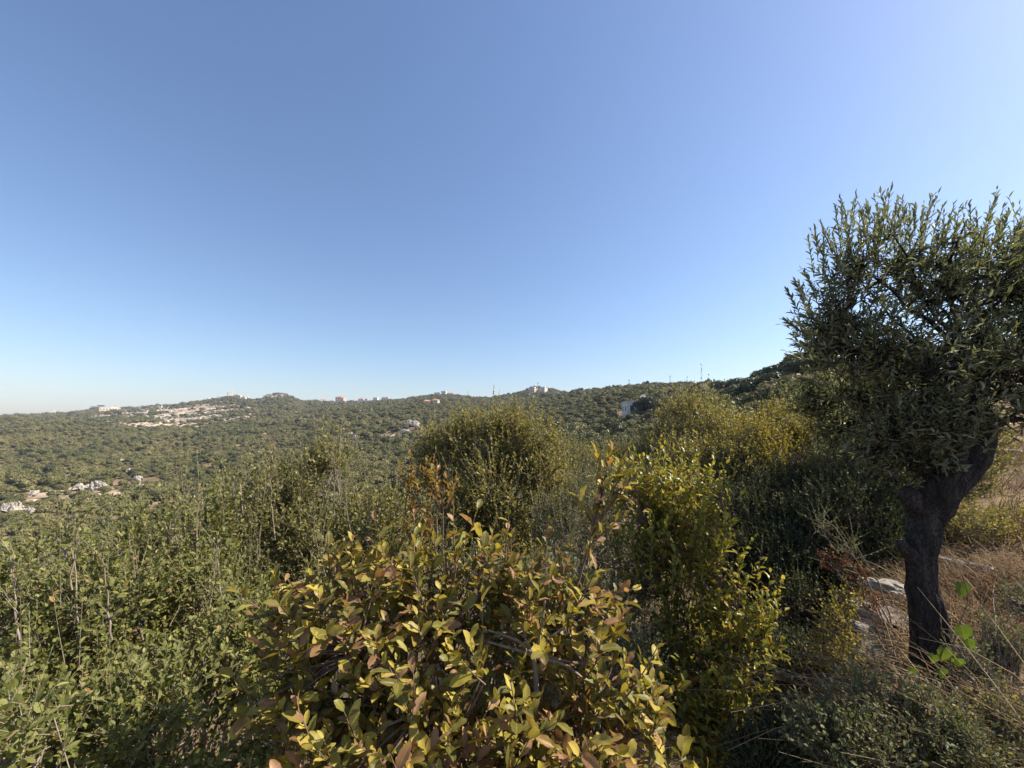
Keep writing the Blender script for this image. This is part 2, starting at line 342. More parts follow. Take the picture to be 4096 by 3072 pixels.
th = np.concatenate([np.linspace(-TCL, TCL, 620), np.linspace(TCL, 2 * math.pi - TCL, 90)[1:-1]])
rr = np.exp(np.linspace(math.log(0.35), math.log(2100), 330))
TH, RR = np.meshgrid(th, rr, indexing='ij')
X, Yg = RR * np.sin(TH), RR * np.cos(TH); Z = ground(X, Yg)
nt_, nr_ = TH.shape
rk = rocky(X, Yg)
Z = Z + rk * np.clip((RR - 300) / 100, 0, 1) * 1.3 * np.round(1.5 * fbm(X / 40, Yg / 9, 0, 77, 2))
V = np.stack([X, Yg, Z], -1).reshape(-1, 3); V = np.vstack([V, [[0, 0, -1.62]]])
i = np.arange(nt_)[:, None]; j = np.arange(nr_ - 1)[None]; i2 = (i + 1) % nt_
q = np.stack([i * nr_ + j, i * nr_ + j + 1, i2 * nr_ + j + 1, i2 * nr_ + j], -1).reshape(-1, 4)[:, ::-1]
t3 = np.stack([np.arange(nt_) * nr_, ((np.arange(nt_) + 1) % nt_) * nr_, np.full(nt_, len(V) - 1)], -1)
m, nt, n, b = mat('hillside_ground'); L = nt.links
tc = N(nt, 'ShaderNodeNewGeometry')
n1 = N(nt, 'ShaderNodeTexNoise'); n1.inputs['Scale'].default_value = 0.16; n1.inputs['Detail'].default_value = 8; n1.inputs['Roughness'].default_value = 0.65; L.new(tc.outputs['Position'], n1.inputs['Vector'])
n2 = N(nt, 'ShaderNodeTexNoise'); n2.inputs['Scale'].default_value = 7.0; n2.inputs['Detail'].default_value = 8; L.new(tc.outputs['Position'], n2.inputs['Vector'])
r1 = ramp(nt, [(0.3, (0.10, 0.075, 0.045)), (0.5, (0.17, 0.125, 0.075)), (0.66, (0.25, 0.19, 0.125))]); L.new(n1.outputs[0], r1.inputs[0])
r2 = ramp(nt, [(0.3, (0.55, 0.5, 0.45)), (0.7, (1.2, 1.15, 1.1))]); L.new(n2.outputs[0], r2.inputs[0])
cc = mixc(nt, 1.0, r1.outputs[0], r2.outputs[0], 'MULTIPLY')
at = N(nt, 'ShaderNodeAttribute', attribute_name='rocky')
mp = N(nt, 'ShaderNodeMapping'); mp.inputs['Scale'].default_value = (0.09, 0.22, 0.5); L.new(tc.outputs['Position'], mp.inputs[0])
n3 = N(nt, 'ShaderNodeTexNoise'); n3.inputs['Scale'].default_value = 1.0; n3.inputs['Detail'].default_value = 6; L.new(mp.outputs[0], n3.inputs['Vector'])
r3 = ramp(nt, [(0.36, (0.26, 0.18, 0.12)), (0.5, (0.46, 0.35, 0.24)), (0.62, (0.58, 0.48, 0.36))]); L.new(n3.outputs[0], r3.inputs[0])
L.new(mixc(nt, at.outputs['Fac'], cc, r3.outputs[0]), b.inputs['Base Color']); b.inputs['Roughness'].default_value = 0.95; b.inputs['Specular IOR Level'].default_value = 0.1
bp = N(nt, 'ShaderNodeBump'); bp.inputs['Distance'].default_value = 0.05; bp.inputs['Strength'].default_value = 0.6; L.new(n2.outputs[0], bp.inputs['Height']); L.new(bp.outputs[0], b.inputs['Normal'])
M['ground'] = m
rkv = np.append(rk.ravel(), 0).astype(np.float32)
g = obj('ground', mesh_np('ground', V, [q, t3], {'rocky': ('FLOAT', rkv)}, True), M['ground']); g['kind'] = 'structure'

# ------------------------------------------------------------------ haze over the valley
zb, zt = float(V[:, 2].min()) - 1.5, 125.0
hv = np.array([(x, y, z) for x in (-2300, 2300) for y in (-2300, 2300) for z in (zb, zt)], float)
hz = obj('haze', mesh_np('haze', hv, [np.array([(0, 1, 3, 2), (4, 6, 7, 5), (0, 4, 5, 1), (2, 3, 7, 6), (0, 2, 6, 4), (1, 5, 7, 3)])]))
hz['kind'] = 'stuff'
m = bpy.data.materials.new('haze_air'); m.use_nodes = True; m.node_tree.nodes.clear()
pv = m.node_tree.nodes.new('ShaderNodeVolumePrincipled'); pv.inputs['Density'].default_value = 0.00013; pv.inputs['Color'].default_value = (0.62, 0.74, 1.0, 1)
mo = m.node_tree.nodes.new('ShaderNodeOutputMaterial'); m.node_tree.links.new(pv.outputs[0], mo.inputs['Volume'])
hz.data.materials.append(m)

# ------------------------------------------------------------------ far buildings
def box_vf(x0, x1, y0, y1, z0, z1):
    v = np.array([(x, y, z) for x in (x0, x1) for y in (y0, y1) for z in (z0, z1)], float)
    return v, [np.array([(0, 1, 3, 2), (4, 6, 7, 5), (0, 4, 5, 1), (2, 3, 7, 6), (0, 2, 6, 4), (1, 5, 7, 3)])]
M['white'] = plain_mat('white_render', (0.62, 0.59, 0.54), 0.8, 0.06, 0.3)
M['cream'] = plain_mat('cream_stone', (0.62, 0.53, 0.40), 0.85, 0.08, 0.4)
M['grey_w'] = plain_mat('grey_concrete', (0.34, 0.33, 0.31), 0.85, 0.12, 0.3)
M['roof'] = plain_mat('clay_tile', (0.45, 0.19, 0.11), 0.8, 0.15, 0.7)
M['salmon'] = plain_mat('salmon_render', (0.50, 0.32, 0.25), 0.8, 0.08, 0.5)
M['pane'] = plain_mat('window_glass', (0.05, 0.06, 0.07), 0.15, 0.2, 1)
M['rail'] = plain_mat('balcony_render', (0.66, 0.62, 0.56), 0.8, 0.06, 0.5)
HOUSES = []
def house(name, u, Y, w, d, h, label, wall='white', roof='flat', floors=2, cols=3, rot=0.0, sink=0.5, dz=0.0, wing=None, balcony=False, cat='house', group=None):
    x = (u - 512) / F * Y; z = G(x, Y) - sink + dz + (1.2 if Y > 760 else 0)
    e = empty(name, (x, Y, z), label, cat, group); e.rotation_euler.z = math.radians(rot) - math.atan2(x, Y) * 0.9
    HOUSES.append((x, Y, max(w, d)))
    base = -6.0
    obj('wall', mesh_np('wall', *box_vf(-w / 2, w / 2, -d / 2, d / 2, base, h)), M[wall], e)
    if wing:
        wx, ww, wh = wing
        obj('wing', mesh_np('wing', *box_vf(wx, wx + ww, -d / 2 + 1, d / 2 - 0.6, base, wh)), M[wall], e)
    if roof == 'flat':
        o = obj('parapet', mesh_np('parapet', *box_vf(-w / 2 - 0.25, w / 2 + 0.25, -d / 2 - 0.25, d / 2 + 0.25, h + 0.003, h + 0.55)), M['rail' if wall != 'white' else 'cream'], e)
        obj('stair_head', mesh_np('stair_head', *box_vf(w * 0.05, w * 0.35, -d * 0.1, d * 0.3, h + 0.5, h + 2.4)), M[wall], e)
    else:
        k = 0.5; rh = min(w, d) * 0.26
        v = np.array([(-w / 2 - k, -d / 2 - k, h), (w / 2 + k, -d / 2 - k, h), (w / 2 + k, d / 2 + k, h), (-w / 2 - k, d / 2 + k, h), (-w * 0.2, 0, h + rh), (w * 0.2, 0, h + rh)])
        v[:, 2] += 0.003
        obj('roof', mesh_np('roof', v, [np.array([(0, 1, 5, 4), (2, 3, 4, 5)]), np.array([(1, 2, 5), (3, 0, 4), (3, 2, 1), (3, 1, 0)])]), M['roof'], e)
    fh = h / floors; wm = {}
    for fl in range(floors):
        zc = fl * fh + fh * 0.5
        for c in range(cols):
            xc = -w / 2 + w * (c + 0.5) / cols; ww = min(1.5, w / cols * 0.5)
            wo = obj('window', mesh_np('window', *box_vf(xc - ww / 2 - 0.12, xc + ww / 2 + 0.12, -d / 2 - 0.05, -d / 2 + 0.1, zc - fh * 0.24 - 0.1, zc + fh * 0.24 + 0.1)), M['rail'], e)
            obj('pane', mesh_np('pane', *box_vf(xc - ww / 2, xc + ww / 2, -d / 2 - 0.08, -d / 2 + 0.05, zc - fh * 0.24, zc + fh * 0.24)), M['pane'], wo)
        for c in range(2):
            yc = -d / 2 + d * (c + 0.5) / 2
            for sgn in (-1, 1):
                xs = sgn * w / 2
                obj('window', mesh_np('window', *box_vf(xs - 0.06, xs + 0.06, yc - 0.6, yc + 0.6, zc - fh * 0.22, zc + fh * 0.22)), M['pane'], e)
        if balcony and fl > 0:
            obj('balcony', mesh_np('balcony', *box_vf(-w * 0.42, w * 0.3, -d / 2 - 1.5, -d / 2 - 0.003, fl * fh - 0.15, fl * fh + 0.85)), M['rail'], e)
    return e
# two apartment blocks under the round hilltop
house('apartment_block', 533, 650, 11, 10, 12.5, 'cream apartment block with open balconies below the round hilltop, left of its whiter twin', 'cream', 'flat', 5, 3, -28, 1, balcony=True, cat='building')
house('apartment_block', 543.2, 650, 11, 10, 10.0, 'white apartment block below the round hilltop, beside the rubble cutting', 'white', 'flat', 4, 3, -28, 1, balcony=True, cat='building')
# ridge villages
house('hill_villa', 231, 975, 13, 11, 9.5, 'white flat roofed villa crowning the western hilltop, tallest of its cluster', 'white', 'flat', 3, 3, 10, 0, dz=0.5, wing=(6.5, 7, 5))
house('hill_house', 237, 965, 10, 9, 5.5, 'white two storey house just below the hilltop villa beside a cypress', 'white', 'flat', 2, 3, -10, 0)
house('hill_house', 241.5, 968, 9, 9, 5.5, 'cream house with red tiled roof on the western hilltop shoulder', 'cream', 'hip', 2, 3, 15, 0)
house('hill_house', 246, 975, 11, 9, 6, 'long cream house with flat roof at the end of the western hilltop row', 'cream', 'flat', 2, 4, -5, 0)
house('hill_house', 250, 985, 6, 6, 4, 'tiny white house in the saddle between the two western hilltops', 'white', 'flat', 1, 2, 0, 0)
house('hill_house', 238.5, 900, 12, 8, 5, 'pale house with yellow stone annex down the slope from the hilltop villa', 'white', 'flat', 1, 3, -20, 0, wing=(6, 9, 3))
house('hill_house', 219, 930, 7, 6, 4.5, 'small white cube house on the wooded slope below the western hilltop', 'white', 'flat', 1, 2, 0, 0)
house('hill_house', 209, 950, 6, 6, 4.5, 'small white house alone among shrubs on the western ridge', 'white', 'flat', 1, 2, 20, 0)
house('hill_house', 265.5, 985, 10, 9, 7, 'white house on the left shoulder of the terraced hilltop', 'white', 'flat', 2, 3, 5, 0)
house('hill_house', 269.5, 982, 12, 9, 5, 'cream stone house next to the white one on the terraced hilltop', 'cream', 'flat', 2, 3, -10, 0)
house('ridge_house', 323, 1040, 12, 9, 6, 'low white house with tiled roof beside the cypress row on the ridge', 'white', 'hip', 2, 3, 10, 0)
house('ridge_house', 330, 1050, 14, 9, 4, 'low grey concrete house between the cypress row and the red block', 'grey_w', 'flat', 1, 4, 0, 0)
house('ridge_block', 340, 1040, 18, 14, 13, 'tall salmon and white block with red tiled roof on the ridge', 'salmon', 'hip', 4, 3, -30, 0, wing=(6, 7.5, 12), balcony=True, cat='building')
house('ridge_house', 361.5, 1050, 14, 10, 7, 'white ridge house with red tiled roof right of the salmon block', 'white', 'hip', 2, 3, -20, 0)
house('ridge_house', 366.5, 1048, 8, 9, 7, 'narrow white flat roofed house touching the red tiled one on the ridge', 'white', 'flat', 2, 2, -10, 0)
house('ridge_block', 376, 1050, 11, 10, 11.5, 'narrow white tower house on the ridge saddle', 'white', 'flat', 4, 2, -25, 0, cat='building')
house('ridge_villa', 385.5, 1045, 17, 11, 10, 'broad cream villa with stepped upper floor on the ridge', 'cream', 'flat', 3, 4, -10, 0, wing=(-12, 8, 6), balcony=True)
house('ridge_house', 437, 1000, 14, 10, 6, 'long pale house among trees on the middle hilltop', 'white', 'flat', 2, 4, 0, 0)
house('ridge_house', 444, 1000, 12, 10, 8, 'white three storey house at the top of the middle hill', 'white', 'flat', 3, 3, -15, 0)
house('ridge_house', 450, 990, 14, 10, 5, 'cream house with tiled roof right of the top of the middle hill', 'cream', 'hip', 1, 4, 10, 0)
house('ridge_house', 458, 975, 10, 9, 5.5, 'small tan house lowest on the right side of the middle hill', 'cream', 'flat', 2, 3, -10, 0)
house('tiled_villa', 427, 520, 9, 7, 3.2, 'red tiled villa sunk in the woods with only its roof showing, left of its neighbour', 'cream', 'hip', 1, 3, 15, 0, dz=1.5)
house('tiled_villa', 436, 520, 8, 7, 4.2, 'red tiled villa with cream front wall in the woods below the middle hill', 'cream', 'hip', 1, 3, -25, 0, dz=1.5)
house('farm_building', 96, 860, 20, 8, 5, 'long grey flat building under the umbrella pines on the far ridge', 'grey_w', 'flat', 1, 6, 0, 0, cat='building')
house('farm_building', 110, 790, 30, 9, 6.5, 'long cream walled shed in front of the quarry on the far slope', 'cream', 'flat', 1, 7, 5, 0, cat='building')
house('roadside_house', 53.5, 800, 6, 5, 5, 'tiny white house alone on the far left ridge', 'white', 'flat', 1, 2, 0, 0)
house('roadside_shed', 44, 790, 10, 5, 2.6, 'low white shed left of the tiny white house', 'white', 'flat', 1, 2, 0, 0, cat='shed')
wh = house('white_house', 640, 150, 12, 9, 4.6, 'white concrete house half hidden by trees under the right hill', 'white', 'flat', 1, 3, 12, 0.5, dz=-0.2)
# satellite dish on the white house
hx, hy = wh.location.x, wh.location.y
e = empty('satellite_dish', (hx + 0.6, hy - 2.0, wh.location.z + 5.15), 'white satellite dish on the roof of the half hidden white house', 'dish')
a = np.linspace(0, 2 * np.pi, 20, endpoint=False); rg = []
for k, rad in enumerate((0.0, 0.45, 0.9, 1.0)):
    rg.append(np.stack([np.cos(a) * max(rad, 0.01), np.full(20, 0.35 * rad * rad), np.sin(a) * max(rad, 0.01)], -1))
dv = np.concatenate(rg); dv = dv @ np.array(Matrix.Rotation(0.5, 3, 'X')).T + np.array((0, 0, 1.7))
fq = np.array([(k * 20 + i, k * 20 + (i + 1) % 20, (k + 1) * 20 + (i + 1) % 20, (k + 1) * 20 + i) for k in range(3) for i in range(20)])
obj('dish', mesh_np('dish', dv, [fq], None, True), M['white'], e)
obj('mast', mesh_np('mast', *tubes([[(0, 0.2, 0), (0, 0.2, 1.6)]], [[0.05, 0.05]], 6)), M['grey_w'], e)
# retaining walls of the quarry and the hill terraces
for u, Y, w, h, lab in ((121, 770, 46, 4, 'long cream retaining wall of the quarry under the far ridge'), (132, 745, 60, 2.2, 'low cream terrace wall in front of the quarry'),
                        (148, 820, 60, 5, 'pale cut bank of the quarry with pillars on the far ridge'), (160, 690, 70, 1.8, 'low dry stone terrace wall on the rocky far slope'),
                        (205, 650, 60, 2.0, 'dry stone terrace wall at the right end of the rocky far slope'), (278, 950, 40, 2.6, 'sand coloured road bank winding up the terraced hilltop'),
                        (561, 670, 34, 4, 'tan rubble cutting right of the two apartment blocks')):
    x = (u - 512) / F * Y; nn = 26
    xs = np.linspace(-w / 2, w / 2, nn); top = h * (1 + 0.25 * fbm(xs / 6, u, 0, 3, 3)); dep = 1.2 + 0.8 * fbm(xs / 4, u + 9, 0, 8, 2); zz = ground(x + xs, np.full(nn, Y)) - G(x, Y)
    ring = np.stack([np.stack([xs, -dep - 1.2, zz - 1.5], -1), np.stack([xs, -dep, zz + top], -1), np.stack([xs, dep * 0 + 1.5, zz + top], -1), np.stack([xs, dep * 0 + 2, zz - 1.5], -1)], 1)
    fq = np.array([(i * 4 + k, i * 4 + (k + 1) % 4, i * 4 + 4 + (k + 1) % 4, i * 4 + 4 + k) for i in range(nn - 1) for k in range(4)])
    o = obj('retaining_wall', mesh_np('retaining_wall', ring.reshape(-1, 3), [fq, np.array([(0, 1, 2, 3), ((nn - 1) * 4 + 3, (nn - 1) * 4 + 2, (nn - 1) * 4 + 1, (nn - 1) * 4)])]), M['farstone'], None, (x, Y, G(x, Y)))
    tag(o, lab, 'wall')
# power poles on the right hill
M['pole'] = plain_mat('weathered_pole', (0.16, 0.13, 0.11), 0.9)
for u, Y, h, lab in ((629, 325, 8.5, 'wooden power pole on the right hill crest, left of its companion'), (670, 300, 10, 'tall thin power pole on the right hill crest beside leafy shoots'), (760, 128, 6.5, 'leaning power pole between two round trees on the near ridge')):
    x = (u - 512) / F * Y; z = G(x, Y) - 0.6
    e = empty('power_pole', (x, Y, z), lab, 'pole', 'power poles on the ridge')
    obj('pole', mesh_np('pole', *tubes([[(0, 0, 0), (0.05, 0, h)]], [[0.19, 0.14]], 8)), M['pole'], e)
    obj('cross_arm', mesh_np('cross_arm', *box_vf(-0.9, 0.9, -0.08, 0.08, h - 0.7, h - 0.5)), M['pole'], e)
    for k in (-0.75, 0.75): obj('insulator', mesh_np('insulator', *tubes([[(k, 0, h - 0.5), (k, 0, h - 0.25)]], [[0.07, 0.05]], 6)), M['pane'], e)

# ------------------------------------------------------------------ where the limestone crops out
OUT = []
for (u, v, w, h, lab) in ((55, 471, 7, 4, 'small pale limestone outcrop left of the shrub gap on the valley side'), (69, 477, 6, 4, 'pale boulder just right of the small outcrop'), (127, 460, 10, 4, 'pale limestone outcrop high on the valley slope'), (129, 472, 6, 5, 'upright white boulder on the valley slope'),
                          (138, 479, 8, 4, 'slanting pale rock above the big limestone ledge'), (83, 488, 15, 5, 'long pale limestone ledge left of the big one'), (99, 487, 15, 7, 'big pale limestone ledge on the valley side'), (141, 489, 14, 7, 'fractured pale limestone outcrop behind the bare twig'),
                          (156, 460, 7, 3, 'thin pale rock on the upper valley slope'), (33, 493, 8, 4, 'pale rock shelf near the valley bottom'), (12, 508, 18, 8, 'broad pale stony bank at the bottom of the valley'), (30, 512, 12, 6, 'stony ledge beside the broad stony bank'),
                          (343, 442, 6, 7, 'bright white rock face among the woods behind tall twigs'), (355, 437, 6, 4, 'small pale rock right of the bright white rock face'), (413, 424, 14, 6, 'pale scree patch on the wooded hillside'), (405, 432, 9, 4, 'small scree patch below the larger one'), (588, 454, 14, 5, 'flat pale stone terrace in the trees below the right hill')):
    Ys = np.exp(np.linspace(math.log(12), math.log(600), 900)); s = (u - 512) / F
    vv = HV - F * ground(s * Ys, Ys) / Ys; hit = np.where(vv <= v + h * 0.4)[0]; Y = Ys[hit[0]] if len(hit) else 300
    OUT.append((u, v, w, h, lab, Y, s)); HOUSES.append((s * Y, Y, w * Y / F * 0.8))
# ------------------------------------------------------------------ far scrub (shared crown meshes)
def crown_np(rng, lobes, n, size, core=True):
    """leaf clumps spread over lumpy lobes; lobes (k,6) centre+radii"""
    lobes = np.asarray(lobes, float); w = (lobes[:, 3] * lobes[:, 5]); pick = rng.choice(len(lobes), n, p=w / w.sum())
    d = norm(rng.normal(size=(n, 3))); d[:, 2] = np.where(rng.random(n) < 0.75, np.abs(d[:, 2]), d[:, 2])
    L = lobes[pick]; rad = 0.72 + 0.36 * rng.random((n, 1))
    p = L[:, :3] + d * L[:, 3:6] * rad
    nn = norm(d + 0.75 * rng.normal(size=(n, 3))); a = norm(np.cross(nn, rng.normal(size=(n, 3)))); b = np.cross(nn, a)
    sz = size * (0.55 + 0.9 * rng.random((n, 1)))
    c = [p + a * sz, p + b * sz * 0.7, p - a * sz, p - b * sz * 0.7]
    V = np.stack(c, 1).reshape(-1, 3); q = np.arange(n * 4).reshape(-1, 4)
    lf = np.zeros((n * 4, 3)); lf[:, 2] = np.repeat(rng.random(n), 4)
    parts = [(V, [q])]; lfs = [lf]
    if core:  # solid blob added inside each lobe to block light through the crown
        a1 = np.linspace(0, 2 * np.pi, 8, endpoint=False); b1 = np.linspace(-np.pi / 2, np.pi / 2, 6)
        for Lb in lobes:
            A, B = np.meshgrid(a1, b1, indexing='ij'); s = 0.74 + 0.10 * rng.normal(size=A.shape)
            cv = np.stack([np.cos(B) * np.cos(A), np.cos(B) * np.sin(A), np.sin(B)], -1) * s[..., None] * Lb[3:6] + Lb[:3]
            ii = np.arange(8)[:, None]; jj = np.arange(5)[None]; i2 = (ii + 1) % 8
            parts.append((cv.reshape(-1, 3), [np.stack([ii * 6 + jj, i2 * 6 + jj, i2 * 6 + jj + 1, ii * 6 + jj + 1], -1).reshape(-1, 4)]))
            l2 = np.zeros((48, 3)); l2[:, 2] = 0.3; lfs.append(l2)
    Vv, ff = join(parts)
    return Vv, ff, np.concatenate(lfs)
rng = np.random.default_rng(7)
BUSH = []
for k in range(8):
    lob = [(0, 0, 0.95, 1.0, 1.0, 0.95)]
    for _ in range(rng.integers(4, 7)):
        a = rng.random() * 6.28; r = 0.45 + 0.5 * rng.random(); s = 0.42 + 0.3 * rng.random()
        lob.append((r * math.cos(a), r * math.sin(a), 0.5 + 0.9 * rng.random(), s, s, s * 0.85))
    Vv, ff, lf = crown_np(rng, lob, 620, 0.115)
    me = mesh_np('scrub_crown', Vv, ff, {'leaf': ('FLOAT_VECTOR', lf)}); me.materials.append(M['bush']); BUSH.append(me)
for k in range(3):
    lob = [(0, 0, 1.1, 0.8, 0.8, 1.0)] + [(0.5 * math.cos(a), 0.5 * math.sin(a), 0.6 + 1.1 * rng.random(), 0.45, 0.45, 0.45) for a in np.arange(0, 6.2, 1.1)]
    Vv, ff, lf = crown_np(rng, lob, 700, 0.11)
    me = mesh_np('evergreen_crown', Vv, ff, {'leaf': ('FLOAT_VECTOR', lf)}); me.materials.append(M['pine']); BUSH.append(me)

def scatter(y0, y1, sp, smax=1.5):
    """jittered grid over a depth band of the wedge ahead"""
    xs = np.arange(-smax * y1, smax * y1, sp); ys = np.arange(y0, y1, sp)
    A, B = np.meshgrid(xs, ys); A = A.ravel() + (rng.random(A.size) - 0.5) * sp * 1.1; B = B.ravel() + (rng.random(B.size) - 0.5) * sp * 1.1
    k = np.abs(A) < smax * B
    return A[k], B[k]
HX = np.array([(h[0], h[1], h[2]) for h in HOUSES])
def runmax_ok(x, y, z, h):
    s = x / y; fi = np.clip(((s - SG[0]) / (SG[1] - SG[0])).round().astype(int), 0, len(SG) - 1)
    fj = np.clip(((np.log(y) - LG[0]) / (LG[1] - LG[0])).astype(int), 0, len(LG) - 1)
    return (z + h) / y > RMX[fi, fj] - 0.004
Yl = np.exp(LG); el_ = np.where(Yl[None] > 20, (TAB + 0.5) / Yl[None], -9); RMX = np.maximum.accumulate(el_, 1)
PX, PY, PS = [], [], []
for y0, y1, sp, sz in ((26, 60, 2.0, 1.05), (60, 110, 2.15, 1.2), (110, 200, 2.4, 1.35), (200, 340, 2.8, 1.5), (340, 560, 3.4, 1.7), (560, 1120, 4.7, 2.1)):
    x, y = scatter(y0, y1, sp); z = ground(x, y); rv = rocky(x, y)
    u = 512 + F * x / y
    nz = fbm(x / 22, y / 22, 0, 55, 3)
    dens = np.clip(0.98 - 1.25 * rv + 0.5 * nz, 0.0, 1.0)
    dens = np.where(u > 480, np.clip(dens + 0.3, 0, 1), dens)
    keep = (rng.random(len(x)) < dens) & runmax_ok(x, y, z, 5.0)
    for hx, hy, hw in HX:
        dx = x - hx; dy = hy - y; keep &= ~((np.abs(dx) < hw * 0.75 + 1) & (dy > -hw) & (dy < hw * 0.5 + hy * 0.018))
    keep &= ~((u > 955) & (y < 34))
    s = sz * (0.40 + 1.1 * rng.random(len(x)) ** 2.0) * (1 + 0.35 * nz)
    PX.append(x[keep]); PY.append(y[keep]); PS.append(s[keep])
PX, PY, PS = map(np.concatenate, (PX, PY, PS)); PZ = ground(PX, PY)
elev = PS / PY * ((np.abs(PX / PY) < 1.36) & (HV - F * (PZ + PS) / PY < 540))
order = np.argsort(-elev); big = order[:300]; rest = order[300:]
for k in big:
    o = obj('maquis_shrub', BUSH[k % 8], None, None, (PX[k], PY[k], PZ[k] - 0.1 * PS[k]))
    o.rotation_euler.z = rng.random() * 6.28; s = PS[k]; o.scale = (s * (0.9 + 0.3 * rng.random()), s, s * (0.85 + 0.35 * rng.random()))
    tag(o, 'rounded olive green scrub bush standing on the nearer valley slope', 'shrub', 'scrub bushes on the nearer slopes')
src = bpy.data.collections.new('scrub_crowns')
for k, me in enumerate(BUSH):
    o = bpy.data.objects.new('scrub_crown_%02d' % k, me); src.objects.link(o)
nR = len(rest)
sc3 = np.stack([PS[rest] * (0.85 + 0.4 * rng.random(nR)), PS[rest], PS[rest] * (0.75 + 0.4 * rng.random(nR))], -1)
rot3 = np.zeros((nR, 3)); rot3[:, 2] = rng.random(nR) * 6.28
me = mesh_np('scrub_points', np.stack([PX[rest], PY[rest], PZ[rest] - 0.1 * PS[rest]], -1), [], {'sc': ('FLOAT_VECTOR', sc3), 'ro': ('FLOAT_VECTOR', rot3), 'ix': ('INT', np.where(rng.random(nR) < np.clip(0.04 + 0.18 * fbm(PX[rest] / 60, PY[rest] / 60, 0, 201, 2), 0, 0.5), rng.integers(8, 11, nR), rng.integers(0, 8, nR)).astype(np.int32))})
fo = obj('scrub_woodland', me); fo['kind'] = 'stuff'
tag(fo, 'grey green scrub woodland covering the far hillsides', 'woodland')
ng = bpy.data.node_groups.new('scrub_scatter', 'GeometryNodeTree')
ng.interface.new_socket('Geometry', in_out='INPUT', socket_type='NodeSocketGeometry'); ng.interface.new_socket('Geometry', in_out='OUTPUT', socket_type='NodeSocketGeometry')
gi, go = ng.nodes.new('NodeGroupInput'), ng.nodes.new('NodeGroupOutput')
ci = ng.nodes.new('GeometryNodeCollectionInfo'); ci.inputs[0].default_value = src; ci.inputs[1].default_value = True; ci.inputs[2].default_value = True
ip = ng.nodes.new('GeometryNodeInstanceOnPoints'); ip.inputs['Pick Instance'].default_value = True
def na(nm, t):
    a = ng.nodes.new('GeometryNodeInputNamedAttribute'); a.data_type = t; a.inputs[0].default_value = nm; return a.outputs[0]
ng.links.new(gi.outputs[0], ip.inputs['Points']); ng.links.new(ci.outputs[0], ip.inputs['Instance'])
ng.links.new(na('ix', 'INT'), ip.inputs['Instance Index']); ng.links.new(na('ro', 'FLOAT_VECTOR'), ip.inputs['Rotation']); ng.links.new(na('sc', 'FLOAT_VECTOR'), ip.inputs['Scale'])
ng.links.new(ip.outputs[0], go.inputs[0])
md = fo.modifiers.new('scatter', 'NODES'); md.node_group = ng
print('scrub', nR)

# ------------------------------------------------------------------ single trees on the ridges
def ridge_tree(name, u, Y, h, w, label, kind='round', group=None, sink=0.0, material='pine', nc=900):
    x = (u - 512) / F * Y; z = G(x, Y) - sink
    e = empty(name, (x, Y, z), label, 'tree', group)
    rg = np.random.default_rng(int(u * 10 + Y))
    if kind == 'cypress':
        lob = [(0, 0, h * f, w * 0.5 * g_, w * 0.5 * g_, h * 0.16) for f, g_ in ((0.2, 0.8), (0.38, 1.0), (0.55, 0.9), (0.72, 0.65), (0.87, 0.35))]; th_ = h * 0.5
    elif kind == 'umbrella':
        lob = [(0, 0, h * 0.9, w * 0.5, w * 0.5, h * 0.10)] + [(w * 0.33 * math.cos(t), w * 0.33 * math.sin(t), h * (0.86 + 0.06 * rg.random()), w * 0.2, w * 0.2, h * 0.08) for t in np.arange(0, 6.2, 1.05)]; th_ = h * 0.88
    else:
        lob = [(0, 0, h * 0.58, w * 0.42, w * 0.42, h * 0.40)] + [(w * 0.34 * math.cos(t + 0.4), w * 0.34 * math.sin(t + 0.4), h * (0.35 + 0.42 * rg.random()), w * 0.22, w * 0.22, h * 0.2) for t in np.arange(0, 6.2, 0.8)]; th_ = h * 0.5
    Vv, ff, lf = crown_np(rg, lob, nc, w * 0.045)
    obj('crown', mesh_np('crown', Vv, ff, {'leaf': ('FLOAT_VECTOR', lf)}), M[material], e)
    obj('trunk', mesh_np('trunk', *tubes([[(0, 0, -0.5), (0.05 * w, 0, th_ * 0.5), (0, 0, th_)]], [[w * 0.06 + 0.05, w * 0.05 + 0.03, w * 0.03]], 7)), M['dtwig'], e)
    return e
ridge_tree('umbrella_pine', 94, 855, 10, 10, 'flat topped umbrella pine above the grey farm building, lower of the pair', 'umbrella')
ridge_tree('umbrella_pine', 101, 860, 11.5, 12, 'wider flat topped umbrella pine above the grey farm building, higher of the pair', 'umbrella')
for u, h in ((246.5 - 9.5, 9), (115.5, 9), (116.8, 7)): ridge_tree('cypress', u, 962 if u > 200 else 860, h, 2.6, 'single cypress beside the hilltop houses' if u > 200 else 'cypress behind the quarry shed', 'cypress', None if u > 200 else 'cypresses behind the quarry')
for u, h in ((305.5, 6), (308.3, 8), (311.5, 7), (313.5, 9), (315.5, 10), (317.3, 8)): ridge_tree('cypress', u, 1030, h, 3.4, 'dark cypress in the row along the ridge saddle', 'cypress', 'cypress row on the ridge')
for u in (273, 276, 279, 282.5, 286): ridge_tree('pine_tree', u, 998, 6.5, 7.5, 'dark rounded pine crowning the terraced hilltop', 'round', 'pines on the terraced hilltop')
